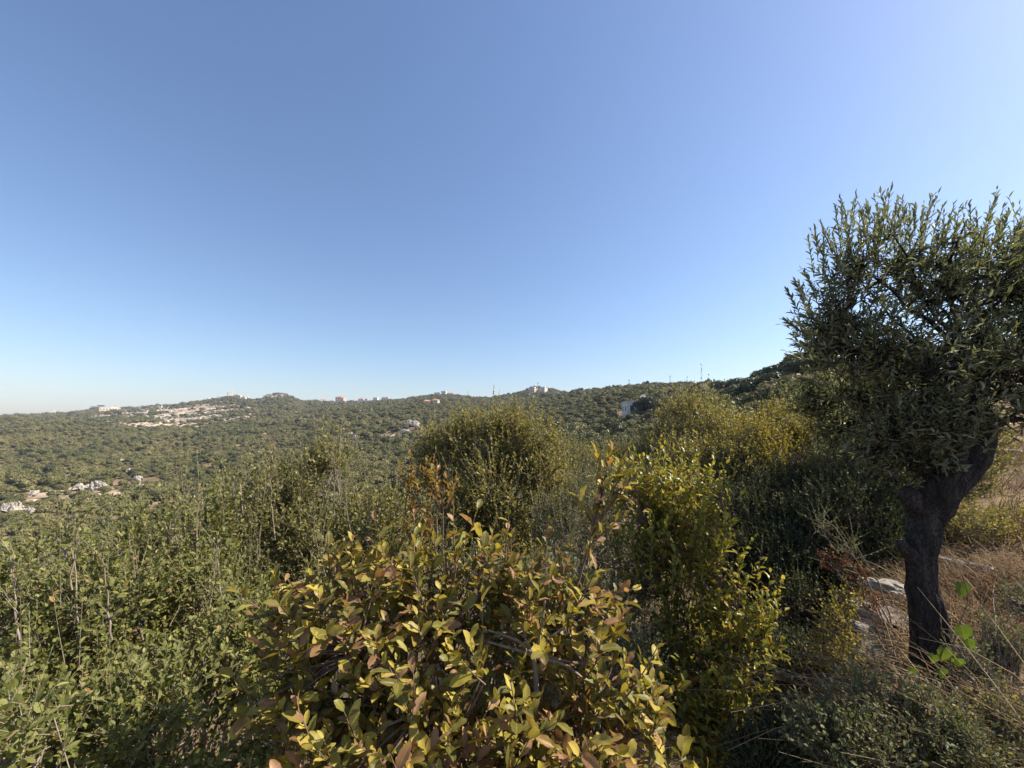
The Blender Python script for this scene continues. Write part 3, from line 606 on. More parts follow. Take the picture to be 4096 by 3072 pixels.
for u, Y, h, w, lab in ((700, 150, 5.0, 6, 'leftmost round dark tree on the near ridge beside leafy shoots'), (718, 138, 5.4, 6.5, 'round dark tree on the near ridge, left of the smooth dome shaped one'), (739, 135, 5.2, 7.5, 'dome shaped dark tree standing out on the near ridge'),
                        (766, 118, 6.0, 8.0, 'dark round tree right of the leaning power pole'), (784, 88, 5.5, 7.5, 'bushy dark tree on the ridge shoulder next to the olive'), (800, 74, 6.2, 8.0, 'tall bushy evergreen on the ridge just left of the olive crown'),
                        (738, 92, 4.6, 7.5, 'broad dark tree on the slope below the dome shaped one'), (757, 80, 4.6, 7.5, 'wide spreading tree on the slope below the leaning power pole'), (775, 66, 4.0, 6.0, 'small dark tree halfway up the near slope'),
                        (722, 62, 4.0, 7.0, 'low rounded tree at the foot of the near slope behind the tall shrub'), (745, 48, 3.0, 5.5, 'low dark bush beside the rocky ledge on the near slope'), (815, 58, 5.0, 7.0, 'dark tree on the ridge partly behind the olive crown')):
    ridge_tree('evergreen_tree', u, Y, h, w, lab, 'round', 'evergreen trees on the near ridge', 0.3, 'pine', 2200)
for u, Y, h, w, lab in ((641, 141, 5.8, 5.5, 'dark tree in front of the white house, hiding most of its wall'), (652, 138, 6.2, 8, 'dark tree right of the white house below its satellite dish'), (665, 120, 5.5, 8, 'dark tree on the lower slope right of the white house'), (634, 128, 3.0, 6, 'low tree in front of the left corner of the white house')):
    ridge_tree('evergreen_tree', u, Y, h, w, lab, 'round', 'trees round the white house', 0.5, 'pine', 1800)

# ------------------------------------------------------------------ rocks
def rock_np(rg, rx, ry, rz, nu=18, nv=12, rough=0.28, flat=0.0):
    A, B = np.meshgrid(np.linspace(0, 2 * np.pi, nu, endpoint=False), np.linspace(-np.pi / 2, np.pi / 2, nv), indexing='ij')
    d = np.stack([np.cos(B) * np.cos(A), np.cos(B) * np.sin(A), np.sin(B)], -1)
    sd = int(rg.integers(0, 9999))
    p = 3.2 if flat else 2.4
    sup = (np.abs(d) ** p).sum(-1) ** (-1 / p)
    r = sup * (1 + rough * fbm(d[..., 0] * 1.6 + sd, d[..., 1] * 1.6, d[..., 2] * 1.6, sd, 4))
    r = np.where(np.abs(B) > 1.57, r.mean(), r)
    Vv = d * r[..., None] * np.array((rx, ry, rz)); ii = np.arange(nu)[:, None]; jj = np.arange(nv - 1)[None]; i2 = (ii + 1) % nu
    return Vv.reshape(-1, 3), [np.stack([ii * nv + jj, i2 * nv + jj, i2 * nv + jj + 1, ii * nv + jj + 1], -1).reshape(-1, 4)]
def crag_np(rg, rx, ry, rz):
    """fractured bedded outcrop: stepped, broken blocks fused into one mass"""
    n = 44; a, b = np.meshgrid(np.linspace(-1, 1, n), np.linspace(-1, 1, n), indexing='ij'); sd = int(rg.integers(0, 9999))
    env = np.clip(1.15 - np.abs(a) ** 2.5 - np.abs(b) ** 2.5, 0, 1) ** 0.5
    cell = noise3(np.floor(a * 4.5 + 0.6 * noise3(a * 3, b * 3, 0, sd)) * 7.3, np.floor(b * 4.0 + 0.6 * noise3(a * 3, b * 3, 5, sd)) * 5.1, 0, sd)
    z = env * (0.62 + 0.55 * cell + 0.35 * fbm(a * 2.5, b * 2.5, 0, sd, 4)); z = np.round(z * 5) / 5 * 0.65 + z * 0.35
    z = np.where(env < 0.05, -0.6, z)
    Vv = np.stack([a * rx + 0.05 * rx * fbm(a * 6, b * 6, 2, sd, 2), b * ry, z * rz * 1.3], -1).reshape(-1, 3); i_ = np.arange(n - 1)[:, None] * n; j_ = np.arange(n - 1)[None]
    return Vv, [np.stack([i_ + j_, i_ + n + j_, i_ + n + j_ + 1, i_ + j_ + 1], -1).reshape(-1, 4)]
rg = np.random.default_rng(21)
for (u, v, w, h, lab, Y, s) in OUT:
    sc = Y / F
    o = obj('limestone_outcrop', mesh_np('limestone_outcrop', *crag_np(rg, w * sc * 0.5, w * sc * 0.4, h * sc * 0.7), None, False), M['crag'], None, (s * Y, Y, G(s * Y, Y) + h * sc * 0.1))
    o.rotation_euler = (0.15 * rg.normal(), 0.15 * rg.normal(), 0)
    tag(o, lab, 'rock', 'limestone outcrops on the slopes')
# rubble of the bare terraces: too small and too many to count
xs = rng.uniform(-900, 60, 60000); ys = rng.uniform(60, 1080, 60000); rv = rocky(xs, ys)
k = (rng.random(60000) < rv * 0.55) & (np.abs(xs / ys) < 1.45); xs, ys = xs[k], ys[k]; zs = ground(xs, ys); nn = len(xs)
sz = (0.25 + 0.9 * rng.random(nn) ** 2)[:, None, None] * np.stack([1.6 + 1.6 * rng.random(nn), 0.8 + 0.5 * rng.random(nn), 0.55 + 0.4 * rng.random(nn)], -1)[:, None] * np.where(ys > 200, 1.5, 0.55)[:, None, None]
cb, cf = box_vf(-1, 1, -1, 1, -0.6, 1); cb = cb * (1 - 0.25 * (cb[:, 2:3] > 0))
VB = cb[None] * sz * (1 + 0.25 * rng.normal(size=(nn, 8, 3))) + np.stack([xs, ys, zs], -1)[:, None]
o = obj('terrace_rubble', mesh_np('terrace_rubble', VB.reshape(-1, 3), [(cf[0][None] + np.arange(nn)[:, None, None] * 8).reshape(-1, 4)]), M['farstone']); o['kind'] = 'stuff'
tag(o, 'pale limestone rubble along the bare terraces', 'rubble')

# ------------------------------------------------------------------ leaves and shoots
def leaf_simple(w=0.5, fold=0.16, kind='oval'):
    """unit leaf along +Y, upper side +Z: returns verts, quads, (along, across)"""
    if kind == 'lance': xs = ((0.25, 0.30), (0.25, 0.62)); 
    elif kind == 'round': xs = ((0.5, 0.30), (0.46, 0.72))
    else: xs = ((0.42, 0.28), (0.46, 0.66))
    a, b = xs
    V = np.array([(0, 0, 0), (a[0] * w * 2, a[1], fold * w), (b[0] * w * 2, b[1], fold * w), (0, 1, -0.06), (-b[0] * w * 2, b[1], fold * w), (-a[0] * w * 2, a[1], fold * w)], float)
    q = np.array([(0, 1, 2, 3), (0, 3, 4, 5)])
    ac = np.array([(0, 0), (0.3, 1), (0.7, 1), (1, 0), (0.7, -1), (0.3, -1)], float)
    return V, q, ac
def leaf_fine(w=0.5, fold=0.16, rnd=0.0):
    m_ = 0.47 + rnd
    V = np.array([(0, 0, 0), (0.72 * w, 0.17, fold * w * 0.7), (w, m_, fold * w), (0.66 * w, 0.80, fold * w * 0.6 - 0.03), (0, 1, -0.10), (-0.66 * w, 0.80, fold * w * 0.6 - 0.03), (-w, m_, fold * w), (-0.72 * w, 0.17, fold * w * 0.7), (0, m_, 0.0)], float)
    q = np.array([(0, 1, 2, 8), (8, 2, 3, 4), (8, 4, 5, 6), (0, 8, 6, 7)])
    ac = np.array([(0, 0), (0.17, 1), (0.47, 1), (0.8, 1), (1, 0), (0.8, -1), (0.47, -1), (0.17, -1), (0.47, 0)], float)
    return V, q, ac
def leaf_big(rg, w=0.42, wav=0.05, curl=0.25, fold=0.2, teeth=0.0, pointy=0.0):
    """broad leaf with midrib fold, wavy margin, curl and a short stalk; 8 x 4 quads"""
    n = 9; t = np.linspace(0, 1, n); cols = np.array([-1, -0.5, 0, 0.5, 1.0])
    prof = np.sin(np.pi * np.clip(t, 0, 1) ** (1.0 + pointy)) ** 0.62 * (0.9 + 0.2 * t); prof[0] = 0.03; prof[-1] = 0.02
    ph = rg.random() * 6; k = 2.5 + rg.random() * 2.5; as1 = 0.12 * rg.normal()
    V = []; AC = []
    for i in range(n):
        for c in cols:
            wd = w * prof[i] * (1 + (0.06 * math.sin(i * 2.4 + ph * c) if abs(c) == 1 else 0) + (teeth * (1 if i % 2 else -1) if abs(c) == 1 else 0))
            x = c * wd * 0.5 * 2 * 0.5 * 2 * 0.5
            z = fold * abs(x) + wav * abs(c) ** 2 * math.sin(k * t[i] * 3.1 + ph + (1.4 if c > 0 else 0)) - curl * t[i] ** 2 * 0.5
            y = t[i] - 0.25 * curl * curl * t[i] ** 3
            V.append((x + as1 * t[i] ** 2 * 0.3, y, z)); AC.append((t[i], c))
    q = [(i * 5 + c, i * 5 + c + 1, i * 5 + c + 6, i * 5 + c + 5) for i in range(n - 1) for c in range(4)]
    # stalk
    s0 = len(V); V += [(-0.012, -0.14, 0.0), (0.012, -0.14, 0.0), (0.014, 0.03, 0.0), (-0.014, 0.03, 0.0)]; AC += [(0, 0)] * 4
    q.append((s0, s0 + 1, s0 + 2, s0 + 3))
    return np.array(V, float), np.array(q), np.array(AC, float)

def frames(pos, yd, nd, L):
    """matrices (n,3,3) with columns x,y,z scaled by leaf length"""
    y = norm(yd); z = norm(nd - (nd * y).sum(-1, keepdims=True) * y); x = np.cross(y, z)
    return np.stack([x, y, z], -1) * L[:, None, None]
def place_leaves(tpl, pos, R, rnd, widths=None):
    """tpl: list of templates, one is picked per leaf"""
    parts, at = [], []
    pick = np.arange(len(pos)) % len(tpl)
    for k, (V, q, ac) in enumerate(tpl):
        s = pick == k
        if not s.any(): continue
        A = R[s]
        if widths is not None: A = A * np.stack([widths[s], np.ones(s.sum()), np.ones(s.sum())], -1)[:, None, :]
        VV = pos[s][:, None] + np.einsum('nij,kj->nki', A, V)
        m_ = s.sum(); parts.append((VV.reshape(-1, 3), [(q[None] + (np.arange(m_) * len(V))[:, None, None]).reshape(-1, 4)]))
        a = np.zeros((m_, len(V), 3)); a[:, :, :2] = ac[None]; a[:, :, 2] = rnd[s][:, None]; at.append(a.reshape(-1, 3))
    Vv, ff = join(parts)
    return Vv, ff, np.concatenate(at)

SUNV = np.array(SUND)
def shoot_leaves(rg, P0, D, Ls, nl, ll, spread=0.95, tipclose=0.5, t0=0.12, bend=0.25, lift=0.35, droop=0.0, jit=0.35, whorl=2.4):
    """leaves along curved shoots. returns leaf pos, dirs, normals, lengths, shoot polylines"""
    n = len(P0); t = np.linspace(t0, 1.0, nl)[None, :, None]
    up = np.array([0, 0, 1.0]); side = norm(rg.normal(size=(n, 3)))
    Bv = norm(up * lift + side * bend + 1e-6)
    def at(tt): return P0[:, None] + D[:, None] * Ls[:, None, None] * tt + Bv[:, None] * (Ls[:, None, None] * bend * tt ** 2)
    pos = at(t + (rg.random((n, nl, 1)) - 0.5) * 0.5 / nl)
    tan = norm(D[:, None] + Bv[:, None] * 2 * bend * t)
    r0 = norm(np.cross(tan, norm(rg.normal(size=(n, 1, 3))))); r1 = np.cross(tan, r0)
    an = (np.arange(nl)[None, :] * whorl + rg.random((n, 1)) * 6.28 + rg.normal(size=(n, nl)) * 0.3)[..., None]
    rad = r0 * np.cos(an) + r1 * np.sin(an)
    op = spread * (1 - tipclose * t) + 0.18 * rg.normal(size=(n, nl, 1))
    d = tan * np.cos(op) + rad * np.sin(op) + np.array([0, 0, -droop]) + jit * 0.4 * rg.normal(size=(n, nl, 3))
    d = norm(d)
    nd = tan * 1.0 - rad * 0.25 + up * 0.45 + SUNV * 0.35 + jit * rg.normal(size=(n, nl, 3))
    ln = ll * (0.55 + 0.7 * rg.random((n, nl))) * (1 - 0.35 * (t[..., 0] - 0.4) ** 2 * 2)
    poly = at(np.linspace(-0.05, 1.0, 5)[None, :, None])
    return pos.reshape(-1, 3), d.reshape(-1, 3), nd.reshape(-1, 3), ln.ravel(), poly

def lobe(u, v, Y, ru, rv, rd=None):
    c = P(u, v, Y); rx, rz = ru / F * Y, rv / F * Y
    return (*c, rx, rd if rd else 0.8 * 0.5 * (rx + rz), rz)
def lobe_starts(rg, lobes, n, inner=0.45, upb=0.55, outb=0.8, jit=0.4, reach=0.12):
    lobes = np.asarray(lobes, float); w = lobes[:, 3] * lobes[:, 5] + lobes[:, 3] * lobes[:, 4]
    k = rg.choice(len(lobes), n, p=w / w.sum()); L = lobes[k]
    d = norm(rg.normal(size=(n, 3))); rad = inner + (1 - inner) * rg.random((n, 1)) ** 0.6
    p = L[:, :3] + d * L[:, 3:] * rad
    D = norm(d * outb + np.array([0, 0, upb]) + jit * rg.normal(size=(n, 3)))
    return p - D * reach * 0.6, D, k

def stems_to(rg, base, targets, r0, r1, wob=0.06, m=9):
    t = np.linspace(0, 1, m)[None, :, None]; T = np.asarray(targets, float); n = len(T)
    b = np.asarray(base, float) + rg.normal(size=(n, 3)) * np.array((0.05, 0.05, 0))
    mid = b + (T - b) * np.array((0.35, 0.35, 0.62))
    pt = (1 - t) ** 2 * b[:, None] + 2 * t * (1 - t) * mid[:, None] + t ** 2 * T[:, None]
    wv = np.cumsum(rg.normal(size=(n, m, 3)), 1) * wob * 0.3; wv -= wv[:, :1]; wv *= (t * (1 - t) * 3)
    pt = pt + wv * np.linalg.norm(T - b, axis=-1)[:, None, None]
    R = r0 + (r1 - r0) * t[..., 0] ** 0.8
    return pt, np.broadcast_to(R, (n, m)).copy()

def shrub(name, label, cat, lobes, base_uY, leafmat, tpl, nshoot, nl, ll, shoot_len, twigmat='twig', stems=6, seed=1, group=None, spires=(), nsplit=0, splitmeshes=None,
          spread=0.95, lift=0.5, bend=0.25, inner=0.45, upb=0.55, outb=0.8, width=1.0, bare=0.16, droop=0.0, jit=0.35, tw=0.0015, stem_r=0.014, base_z=None, whorl=2.4, sink=0.05, spire_ll=None, rods=(), auto=0):
    rg = np.random.default_rng(seed)
    bx = (base_uY[0] - 512) / F * base_uY[1]; by = base_uY[1]; bz = G(bx, by) - sink if base_z is None else base_z
    B = np.array((bx, by, bz)); e = empty(name, B, label, cat, group)
    L = [lobe(*l) for l in lobes]
    nov = int(nshoot * 1.5) if nshoot > 500 and leafmat != 'laurel' else nshoot
    p, D, k = lobe_starts(rg, L, nov, inner, upb, outb, reach=shoot_len)
    if nov > nshoot:      # shoots grow in clumps with gaps between
        fq = 0.62 / shoot_len; cl = fbm(p[:, 0] * fq, p[:, 1] * fq, p[:, 2] * fq, seed, 2) + 0.25 * rg.normal(size=nov)
        o_ = np.argsort(-cl)[:nshoot]; o_ = rg.permutation(o_); p, D, k = p[o_], D[o_], k[o_]
    Ls = shoot_len * (0.55 + 0.9 * rg.random(nshoot))
    pos, d, nd, ln, poly = shoot_leaves(rg, p, D, Ls, nl, ll, spread, lift=lift, bend=bend, droop=droop, jit=jit, whorl=whorl)
    tw_pt = [poly]; tw_r = [np.linspace(1.0, 0.45, 5)[None] * tw * (0.8 + 0.5 * rg.random((nshoot, 1)))]
    # spires: upright shoots given by foot and tip
    spires = list(spires)
    for (u0, v0, u1, v1, Y) in rods:
        spires.append((u0 + (u1 - u0) * 0.72, v0 + (v1 - v0) * 0.72, u1 + rg.normal(), v1 - 2, Y, 7))
        for k_ in range(7):
            f_ = 0.1 + 0.85 * rg.random(); sd_ = rg.choice((-1, 1)); l_ = (12 + 22 * rg.random()) * 2.4 / Y
            ua, va = u0 + (u1 - u0) * f_, v0 + (v1 - v0) * f_
            spires.append((ua, va, ua + sd_ * l_ * 0.75, va - l_ * (0.4 + 0.7 * rg.random()), Y, int(rg.integers(4, 8))))
    for k_ in range(auto):
        l_ = lobes[rg.integers(0, len(lobes))]; du = rg.uniform(-0.9, 0.9); hh = (22 + 38 * rg.random()) * 2.8 / l_[2]
        ua = l_[0] + du * l_[3]; va = l_[1] - l_[4] * math.sqrt(1 - du * du) + 10
        spires.append((ua, va, ua + rg.normal() * 7, va - hh, l_[2] + rg.normal() * 0.12, int(rg.integers(6, 12))))
    for (u0, v0, u1, v1, Y, nls) in spires:
        a, b = P(u0, v0, Y), P(u1, v1, Y + rg.normal() * 0.05); LL = np.linalg.norm(b - a)
        ps, ds, ns, l_, pl = shoot_leaves(rg, a[None], norm(b - a)[None], np.array([LL]), nls, spire_ll or ll, 0.75, lift=0.1, bend=0.06, jit=jit)
        pos = np.vstack([pos, ps]); d = np.vstack([d, ds]); nd = np.vstack([nd, ns]); ln = np.concatenate([ln, l_ * (0.8 if nls > 6 else 1)])
        tw_pt.append(pl); tw_r.append(np.linspace(1.3, 0.5, 5)[None] * tw)
    R = frames(pos, d, nd, ln); rnd = rg.random(len(pos)); wid = width * (0.75 + 0.5 * rg.random(len(pos)))
    if nsplit:
        size = ln / np.maximum(pos[:, 1], 0.3) * ((np.abs(pos[:, 0] / pos[:, 1]) < 1.3) & (HV - F * pos[:, 2] / pos[:, 1] < 765))
        # prefer leaves on the camera side of the crown
        front = -(pos - pos.mean(0)) @ norm(np.array((pos.mean(0)[0], pos.mean(0)[1], pos.mean(0)[2] - 0.6)))
        sel = np.argsort(-(size / size.max() + 0.9 * (front - front.min()) / (front.max() - front.min())))[:nsplit]
        for c, i_ in enumerate(sel):
            o = obj('leaf', splitmeshes[c % len(splitmeshes)], None, e)
            A = R[i_] * np.array((wid[i_], 1, 1))[None, :]
            o.matrix_local = Matrix(((*A[0], pos[i_, 0] - B[0]), (*A[1], pos[i_, 1] - B[1]), (*A[2], pos[i_, 2] - B[2]), (0, 0, 0, 1)))
        keep = np.ones(len(pos), bool); keep[sel] = False
        pos, R, rnd, wid = pos[keep], R[keep], rnd[keep], wid[keep]
    Vv, ff, at = place_leaves(tpl, pos - B, R, rnd, wid)
    o = obj('foliage', mesh_np('foliage', Vv, ff, {'leaf': ('FLOAT_VECTOR', at)}, len(tpl[0][0]) > 10), M[leafmat], e); o['kind'] = 'stuff'
    # stems
    tg = np.array([L[i % len(L)] for i in range(stems)]); tgt = tg[:, :3] + rg.normal(size=(stems, 3)) * tg[:, 3:] * 0.3 + np.array((0, 0, 1)) * tg[:, 5:6] * 0.35
    pt, r_ = stems_to(rg, B, tgt, stem_r, stem_r * 0.3)
    for i in range(stems):
        obj('stem', mesh_np('stem', *tubes(pt[i:i + 1] - B, r_[i:i + 1], 6), None, True), M[twigmat], e)
    for (u0, v0, u1, v1, Y) in rods:
        a, b = P(u0, v0, Y), P(u1, v1, Y); t_ = np.linspace(0, 1, 12)[:, None]; wv = np.cumsum(rg.normal(size=(12, 3)), 0) * 0.006; wv -= wv[:1]
        obj('stem', mesh_np('stem', *tubes((a + (b - a) * t_ + wv * 0.7 - B)[None], np.linspace(0.0048, 0.0014, 12)[None], 6), None, True), M['twig'], e)
    # twigs joining a share of the shoots to the nearest stem
    nb = int(nshoot * bare); flat = pt[:, 3:].reshape(-1, 3)
    if nb:
        q0 = p[:nb]; dd = np.linalg.norm(flat[None] - (q0 - np.array((0, 0, 0.15)))[:, None], axis=-1); near = flat[dd.argmin(1)]
        t = np.linspace(0, 1, 5)[None, :, None]; md_ = near + (q0 - near) * np.array((0.6, 0.6, 0.3)) + rg.normal(size=(nb, 3)) * 0.03
        tw_pt.append((1 - t) ** 2 * near[:, None] + 2 * t * (1 - t) * md_[:, None] + t * t * q0[:, None]); tw_r.append(np.linspace(2.2, 1.0, 5)[None] * tw * np.ones((nb, 1)))
    Vt, ft = tubes(np.concatenate(tw_pt) - B, np.concatenate(tw_r), 4)
    o = obj('twigs', mesh_np('twigs', Vt, ft, None, True), M[twigmat], e); o['kind'] = 'stuff'
    return e

T_OVAL = [leaf_simple(0.30, 0.25), leaf_simple(0.34, 0.4, 'round'), leaf_simple(0.26, 0.1)]
T_ROUND = [leaf_simple(0.36, 0.3, 'round'), leaf_simple(0.32, 0.15, 'oval')]
T_FINE = [leaf_fine(0.29, 0.3), leaf_fine(0.24, 0.6, -0.04), leaf_fine(0.33, 0.15, 0.06), leaf_fine(0.27, -0.2, 0.02)]
T_LANCE = [leaf_simple(0.22, 0.3, 'lance'), leaf_simple(0.19, 0.6, 'lance'), leaf_simple(0.25, 0.1, 'lance')]
T_MID = [leaf_simple(0.24, 0.3), leaf_simple(0.22, 0.6), leaf_simple(0.27, 0.15)]
rgb_ = np.random.default_rng(3)
T_BIG = [leaf_big(rgb_, 0.37 + 0.12 * rgb_.random(), 0.012 + 0.03 * rgb_.random(), 0.05 + 0.55 * rgb_.random(), 0.08 + 0.5 * rgb_.random(), 0.03 if k % 3 == 0 else 0.0, 0.1 * rgb_.normal()) for k in range(14)]
BIGM = []
for k, (V_, q_, ac_) in enumerate(T_BIG):
    at_ = np.zeros((len(V_), 3)); at_[:, :2] = ac_; at_[:, 2] = 0
    me = mesh_np('laurel_leaf', V_, [q_], {'leaf': ('FLOAT_VECTOR', at_)}, True); me.materials.append(M['laurel']); BIGM.append(me)
BIGY = []
for me in BIGM[:7]:
    m2 = me.copy(); m2.name = 'young_laurel_leaf'; m2.materials.clear(); m2.materials.append(M['laurel_y']); BIGY.append(m2)

# foreground laurel with yellowing leaves
lb = shrub('laurel_bush', 'large laurel bush with broad yellow, olive and brown leaves in the foreground', 'bush',
    [(440, 592, 1.62, 105, 52), (355, 622, 1.55, 75, 62), (535, 615, 1.58, 82, 60), (330, 660, 1.5, 55, 70), (470, 690, 1.42, 150, 80), (600, 690, 1.42, 70, 75), (420, 755, 1.28, 150, 60), (560, 760, 1.28, 110, 60), (530, 585, 1.7, 45, 35), (430, 575, 1.7, 40, 30), (635, 740, 1.4, 55, 60), (290, 690, 1.45, 42, 70), (268, 625, 1.5, 18, 30), (420, 800, 1.15, 150, 55)],
    (520, 1.6), 'laurel', T_BIG, 620, 8, 0.069, 0.14, 'dtwig', 7, 11, nsplit=300, splitmeshes=BIGM, spread=1.05, lift=0.5, bend=0.22, inner=0.35, upb=0.6, outb=0.75, bare=0.8, jit=0.4, tw=0.0028, stem_r=0.016,
    spires=((585, 560, 607, 462, 1.62, 9), (597, 520, 640, 472, 1.6, 7), (455, 560, 452, 508, 1.6, 7), (415, 580, 412, 515, 1.62, 8), (330, 575, 326, 528, 1.55, 7), (275, 640, 276, 583, 1.5, 8), (505, 560, 508, 517, 1.62, 7), (545, 560, 548, 525, 1.62, 7), (590, 600, 640, 590, 1.55, 7), (350, 560, 352, 540, 1.6, 5), (278, 640, 250, 612, 1.48, 4), (575, 610, 600, 530, 1.62, 8), (588, 560, 597, 478, 1.6, 9), (600, 520, 622, 462, 1.62, 8), (606, 505, 650, 478, 1.58, 6), (590, 545, 625, 515, 1.58, 7), (596, 530, 578, 500, 1.62, 6), (604, 490, 596, 456, 1.6, 7), (612, 490, 634, 462, 1.6, 7), (600, 500, 628, 488, 1.56, 6), (586, 560, 560, 540, 1.6, 6), (598, 500, 612, 452, 1.62, 7)), spire_ll=0.082)
# pale forked branch in the laurel and the tall fruiting stem
Bl = np.array(lb.location)
def branch(pts, r0, r1, par, mat_, base, sides=8, name='branch'):
    pts = np.array([P(*p) for p in pts]); n = 14
    t = np.linspace(0, len(pts) - 1, n); i = np.minimum(t.astype(int), len(pts) - 2); f = (t - i)[:, None]
    pm = np.vstack([2 * pts[0] - pts[1], pts, 2 * pts[-1] - pts[-2]]); a, b, c, d_ = pm[i], pm[i + 1], pm[i + 2], pm[i + 3]
    q_ = 0.5 * ((2 * b) + (-a + c) * f + (2 * a - 5 * b + 4 * c - d_) * f ** 2 + (-a + 3 * b - 3 * c + d_) * f ** 3)
    return obj(name, mesh_np(name, *tubes((q_ - base)[None], np.linspace(r0, r1, n)[None], sides), None, True), M[mat_], par)
fk = 1.40
branch([(535, 768, fk), (537, 710, fk), (534, 655, fk)], 0.012, 0.010, lb, 'twig', Bl)
for pts in ([(534, 657, fk), (518, 641, fk), (488, 630, fk)], [(533, 655, fk), (510, 648, fk), (482, 640, fk)], [(534, 655, fk), (526, 640, fk), (522, 622, fk)], [(535, 655, fk), (546, 640, fk), (565, 628, fk)], [(536, 657, fk), (570, 668, fk), (606, 703, fk)], [(535, 655, fk), (541, 630, fk), (545, 600, fk)]):
    branch(pts, 0.007, 0.0035, lb, 'twig', Bl)
branch([(548, 640, 1.6), (575, 590, 1.62), (590, 540, 1.62), (603, 490, 1.62), (608, 458, 1.62)], 0.007, 0.003, lb, 'dtwig', Bl)
branch([(592, 535, 1.62), (615, 500, 1.62), (640, 468, 1.6)], 0.005, 0.002, lb, 'dtwig', Bl)
# dark fruit hanging in clusters
ico = rock_np(np.random.default_rng(1), 1, 1, 1.15, 8, 6, 0.0)
rg = np.random.default_rng(5)
for (u, v, Y, nb) in ((605, 477, 1.6, 7), (618, 492, 1.58, 6), (636, 500, 1.58, 7), (600, 505, 1.58, 5), (470, 610, 1.4, 8), (425, 600, 1.42, 6), (520, 590, 1.42, 6), (625, 515, 1.58, 5)):
    c = P(u, v, Y); pp = []
    for _ in range(nb): pp.append((ico[0] * 0.0055 + c - Bl + rg.normal(size=3) * np.array((0.02, 0.015, 0.016)), ico[1]))
    o = obj('fruit_cluster', mesh_np('fruit_cluster', *join(pp), None, True), M['berry'], lb); o['kind'] = 'stuff'

# second laurel, younger and yellower
shrub('young_laurel', 'tall young laurel with glossy yellow green leaves behind the foreground bush', 'bush',
    [(635, 510, 3.0, 40, 45), (685, 500, 2.95, 42, 50), (665, 550, 2.85, 55, 48), (708, 555, 2.7, 44, 58), (735, 600, 2.55, 38, 55), (748, 655, 2.45, 30, 50), (715, 690, 2.35, 50, 55), (720, 750, 2.2, 48, 50), (690, 635, 2.65, 42, 50), (680, 720, 2.3, 45, 50)],
    (700, 2.7), 'laurel_y', T_BIG[:7], 900, 9, 0.060, 0.19, 'dtwig', 7, 12, nsplit=300, splitmeshes=BIGY, spread=0.9, lift=0.7, upb=1.0, outb=0.55, inner=0.3, bare=0.5, jit=0.35, tw=0.0025,
    spires=((612, 500, 610, 436, 3.1, 14), (632, 495, 634, 452, 3.0, 10), (655, 490, 661, 440, 3.0, 13), (670, 490, 676, 462, 3.0, 8), (690, 480, 692, 444, 3.0, 10), (700, 480, 697, 436, 3.05, 10), (730, 540, 728, 488, 2.7, 10), (725, 560, 724, 500, 2.7, 10), (757, 580, 762, 535, 2.6, 9), (770, 640, 785, 660, 2.4, 8)))
shrub('russet_laurel', 'slender laurel shoot with russet and orange leaves before the round shrub', 'bush', [(412, 480, 3.3, 20, 22), (432, 465, 3.3, 10, 16), (440, 500, 3.2, 16, 20), (420, 520, 3.2, 20, 20)],
    (428, 3.2), 'laurel_r', T_MID, 46, 8, 0.062, 0.15, 'dtwig', 3, 13, lift=0.6, upb=0.9, outb=0.5, tw=0.002, spires=((412, 490, 408, 448, 3.3, 12), (428, 490, 436, 452, 3.3, 12)))

# left thicket
G_L = 'shrubs of the left thicket'
shrub('oval_leaf_shrub', 'dense oval leaved shrub with a pale forked bare stem rising out of it', 'shrub', [(40, 580, 2.3, 75, 45), (30, 650, 2.0, 85, 60), (110, 610, 2.2, 60, 60), (-40, 620, 2.2, 60, 70), (60, 700, 1.8, 90, 50)],
    (50, 2.2), 'oak', T_FINE, 1500, 10, 0.033, 0.15, seed=21, auto=26, group=G_L, stems=8, spires=((70, 580, 56, 497, 2.2, 12), (72, 570, 76, 498, 2.25, 10), (30, 570, 22, 530, 2.3, 12), (100, 560, 104, 520, 2.3, 14), (120, 560, 124, 502, 2.4, 14)), bare=0.18, rods=((78, 640, 62, 500, 1.95), (72, 590, 78, 520, 1.95), (68, 560, 56, 530, 1.95), (20, 640, 8, 545, 1.8), (112, 640, 106, 545, 1.9)))
shrub('oval_leaf_shrub', 'shaded low oval leaved shrub beneath the laurel bush', 'shrub', [(200, 720, 1.75, 100, 60), (90, 745, 1.55, 110, 50), (240, 660, 2.1, 60, 60), (10, 740, 1.5, 80, 50), (300, 735, 1.7, 60, 50)],
    (170, 1.8), 'oak', T_FINE, 1300, 10, 0.034, 0.14, seed=22, group=G_L, stems=8)
shrub('oval_leaf_shrub', 'oval leaved shrub with tall pale upright stems, middle of the left thicket', 'shrub', [(185, 545, 2.9, 60, 50), (205, 610, 2.6, 65, 60), (140, 570, 2.7, 45, 45), (200, 510, 3.0, 35, 30)],
    (195, 2.8), 'oak', T_FINE, 1250, 10, 0.034, 0.17, seed=23, auto=30, group=G_L, stems=9, spires=((200, 520, 199, 455, 3.0, 16), (185, 520, 180, 470, 3.0, 14), (168, 540, 160, 490, 2.9, 13), (220, 510, 224, 470, 3.0, 13), (140, 550, 143, 500, 2.7, 13)), rods=((143, 640, 128, 530, 2.2), (135, 620, 118, 530, 2.2), (210, 640, 214, 545, 2.2), (222, 610, 218, 535, 2.25), (196, 600, 199, 470, 2.6), (180, 560, 176, 500, 2.6)))
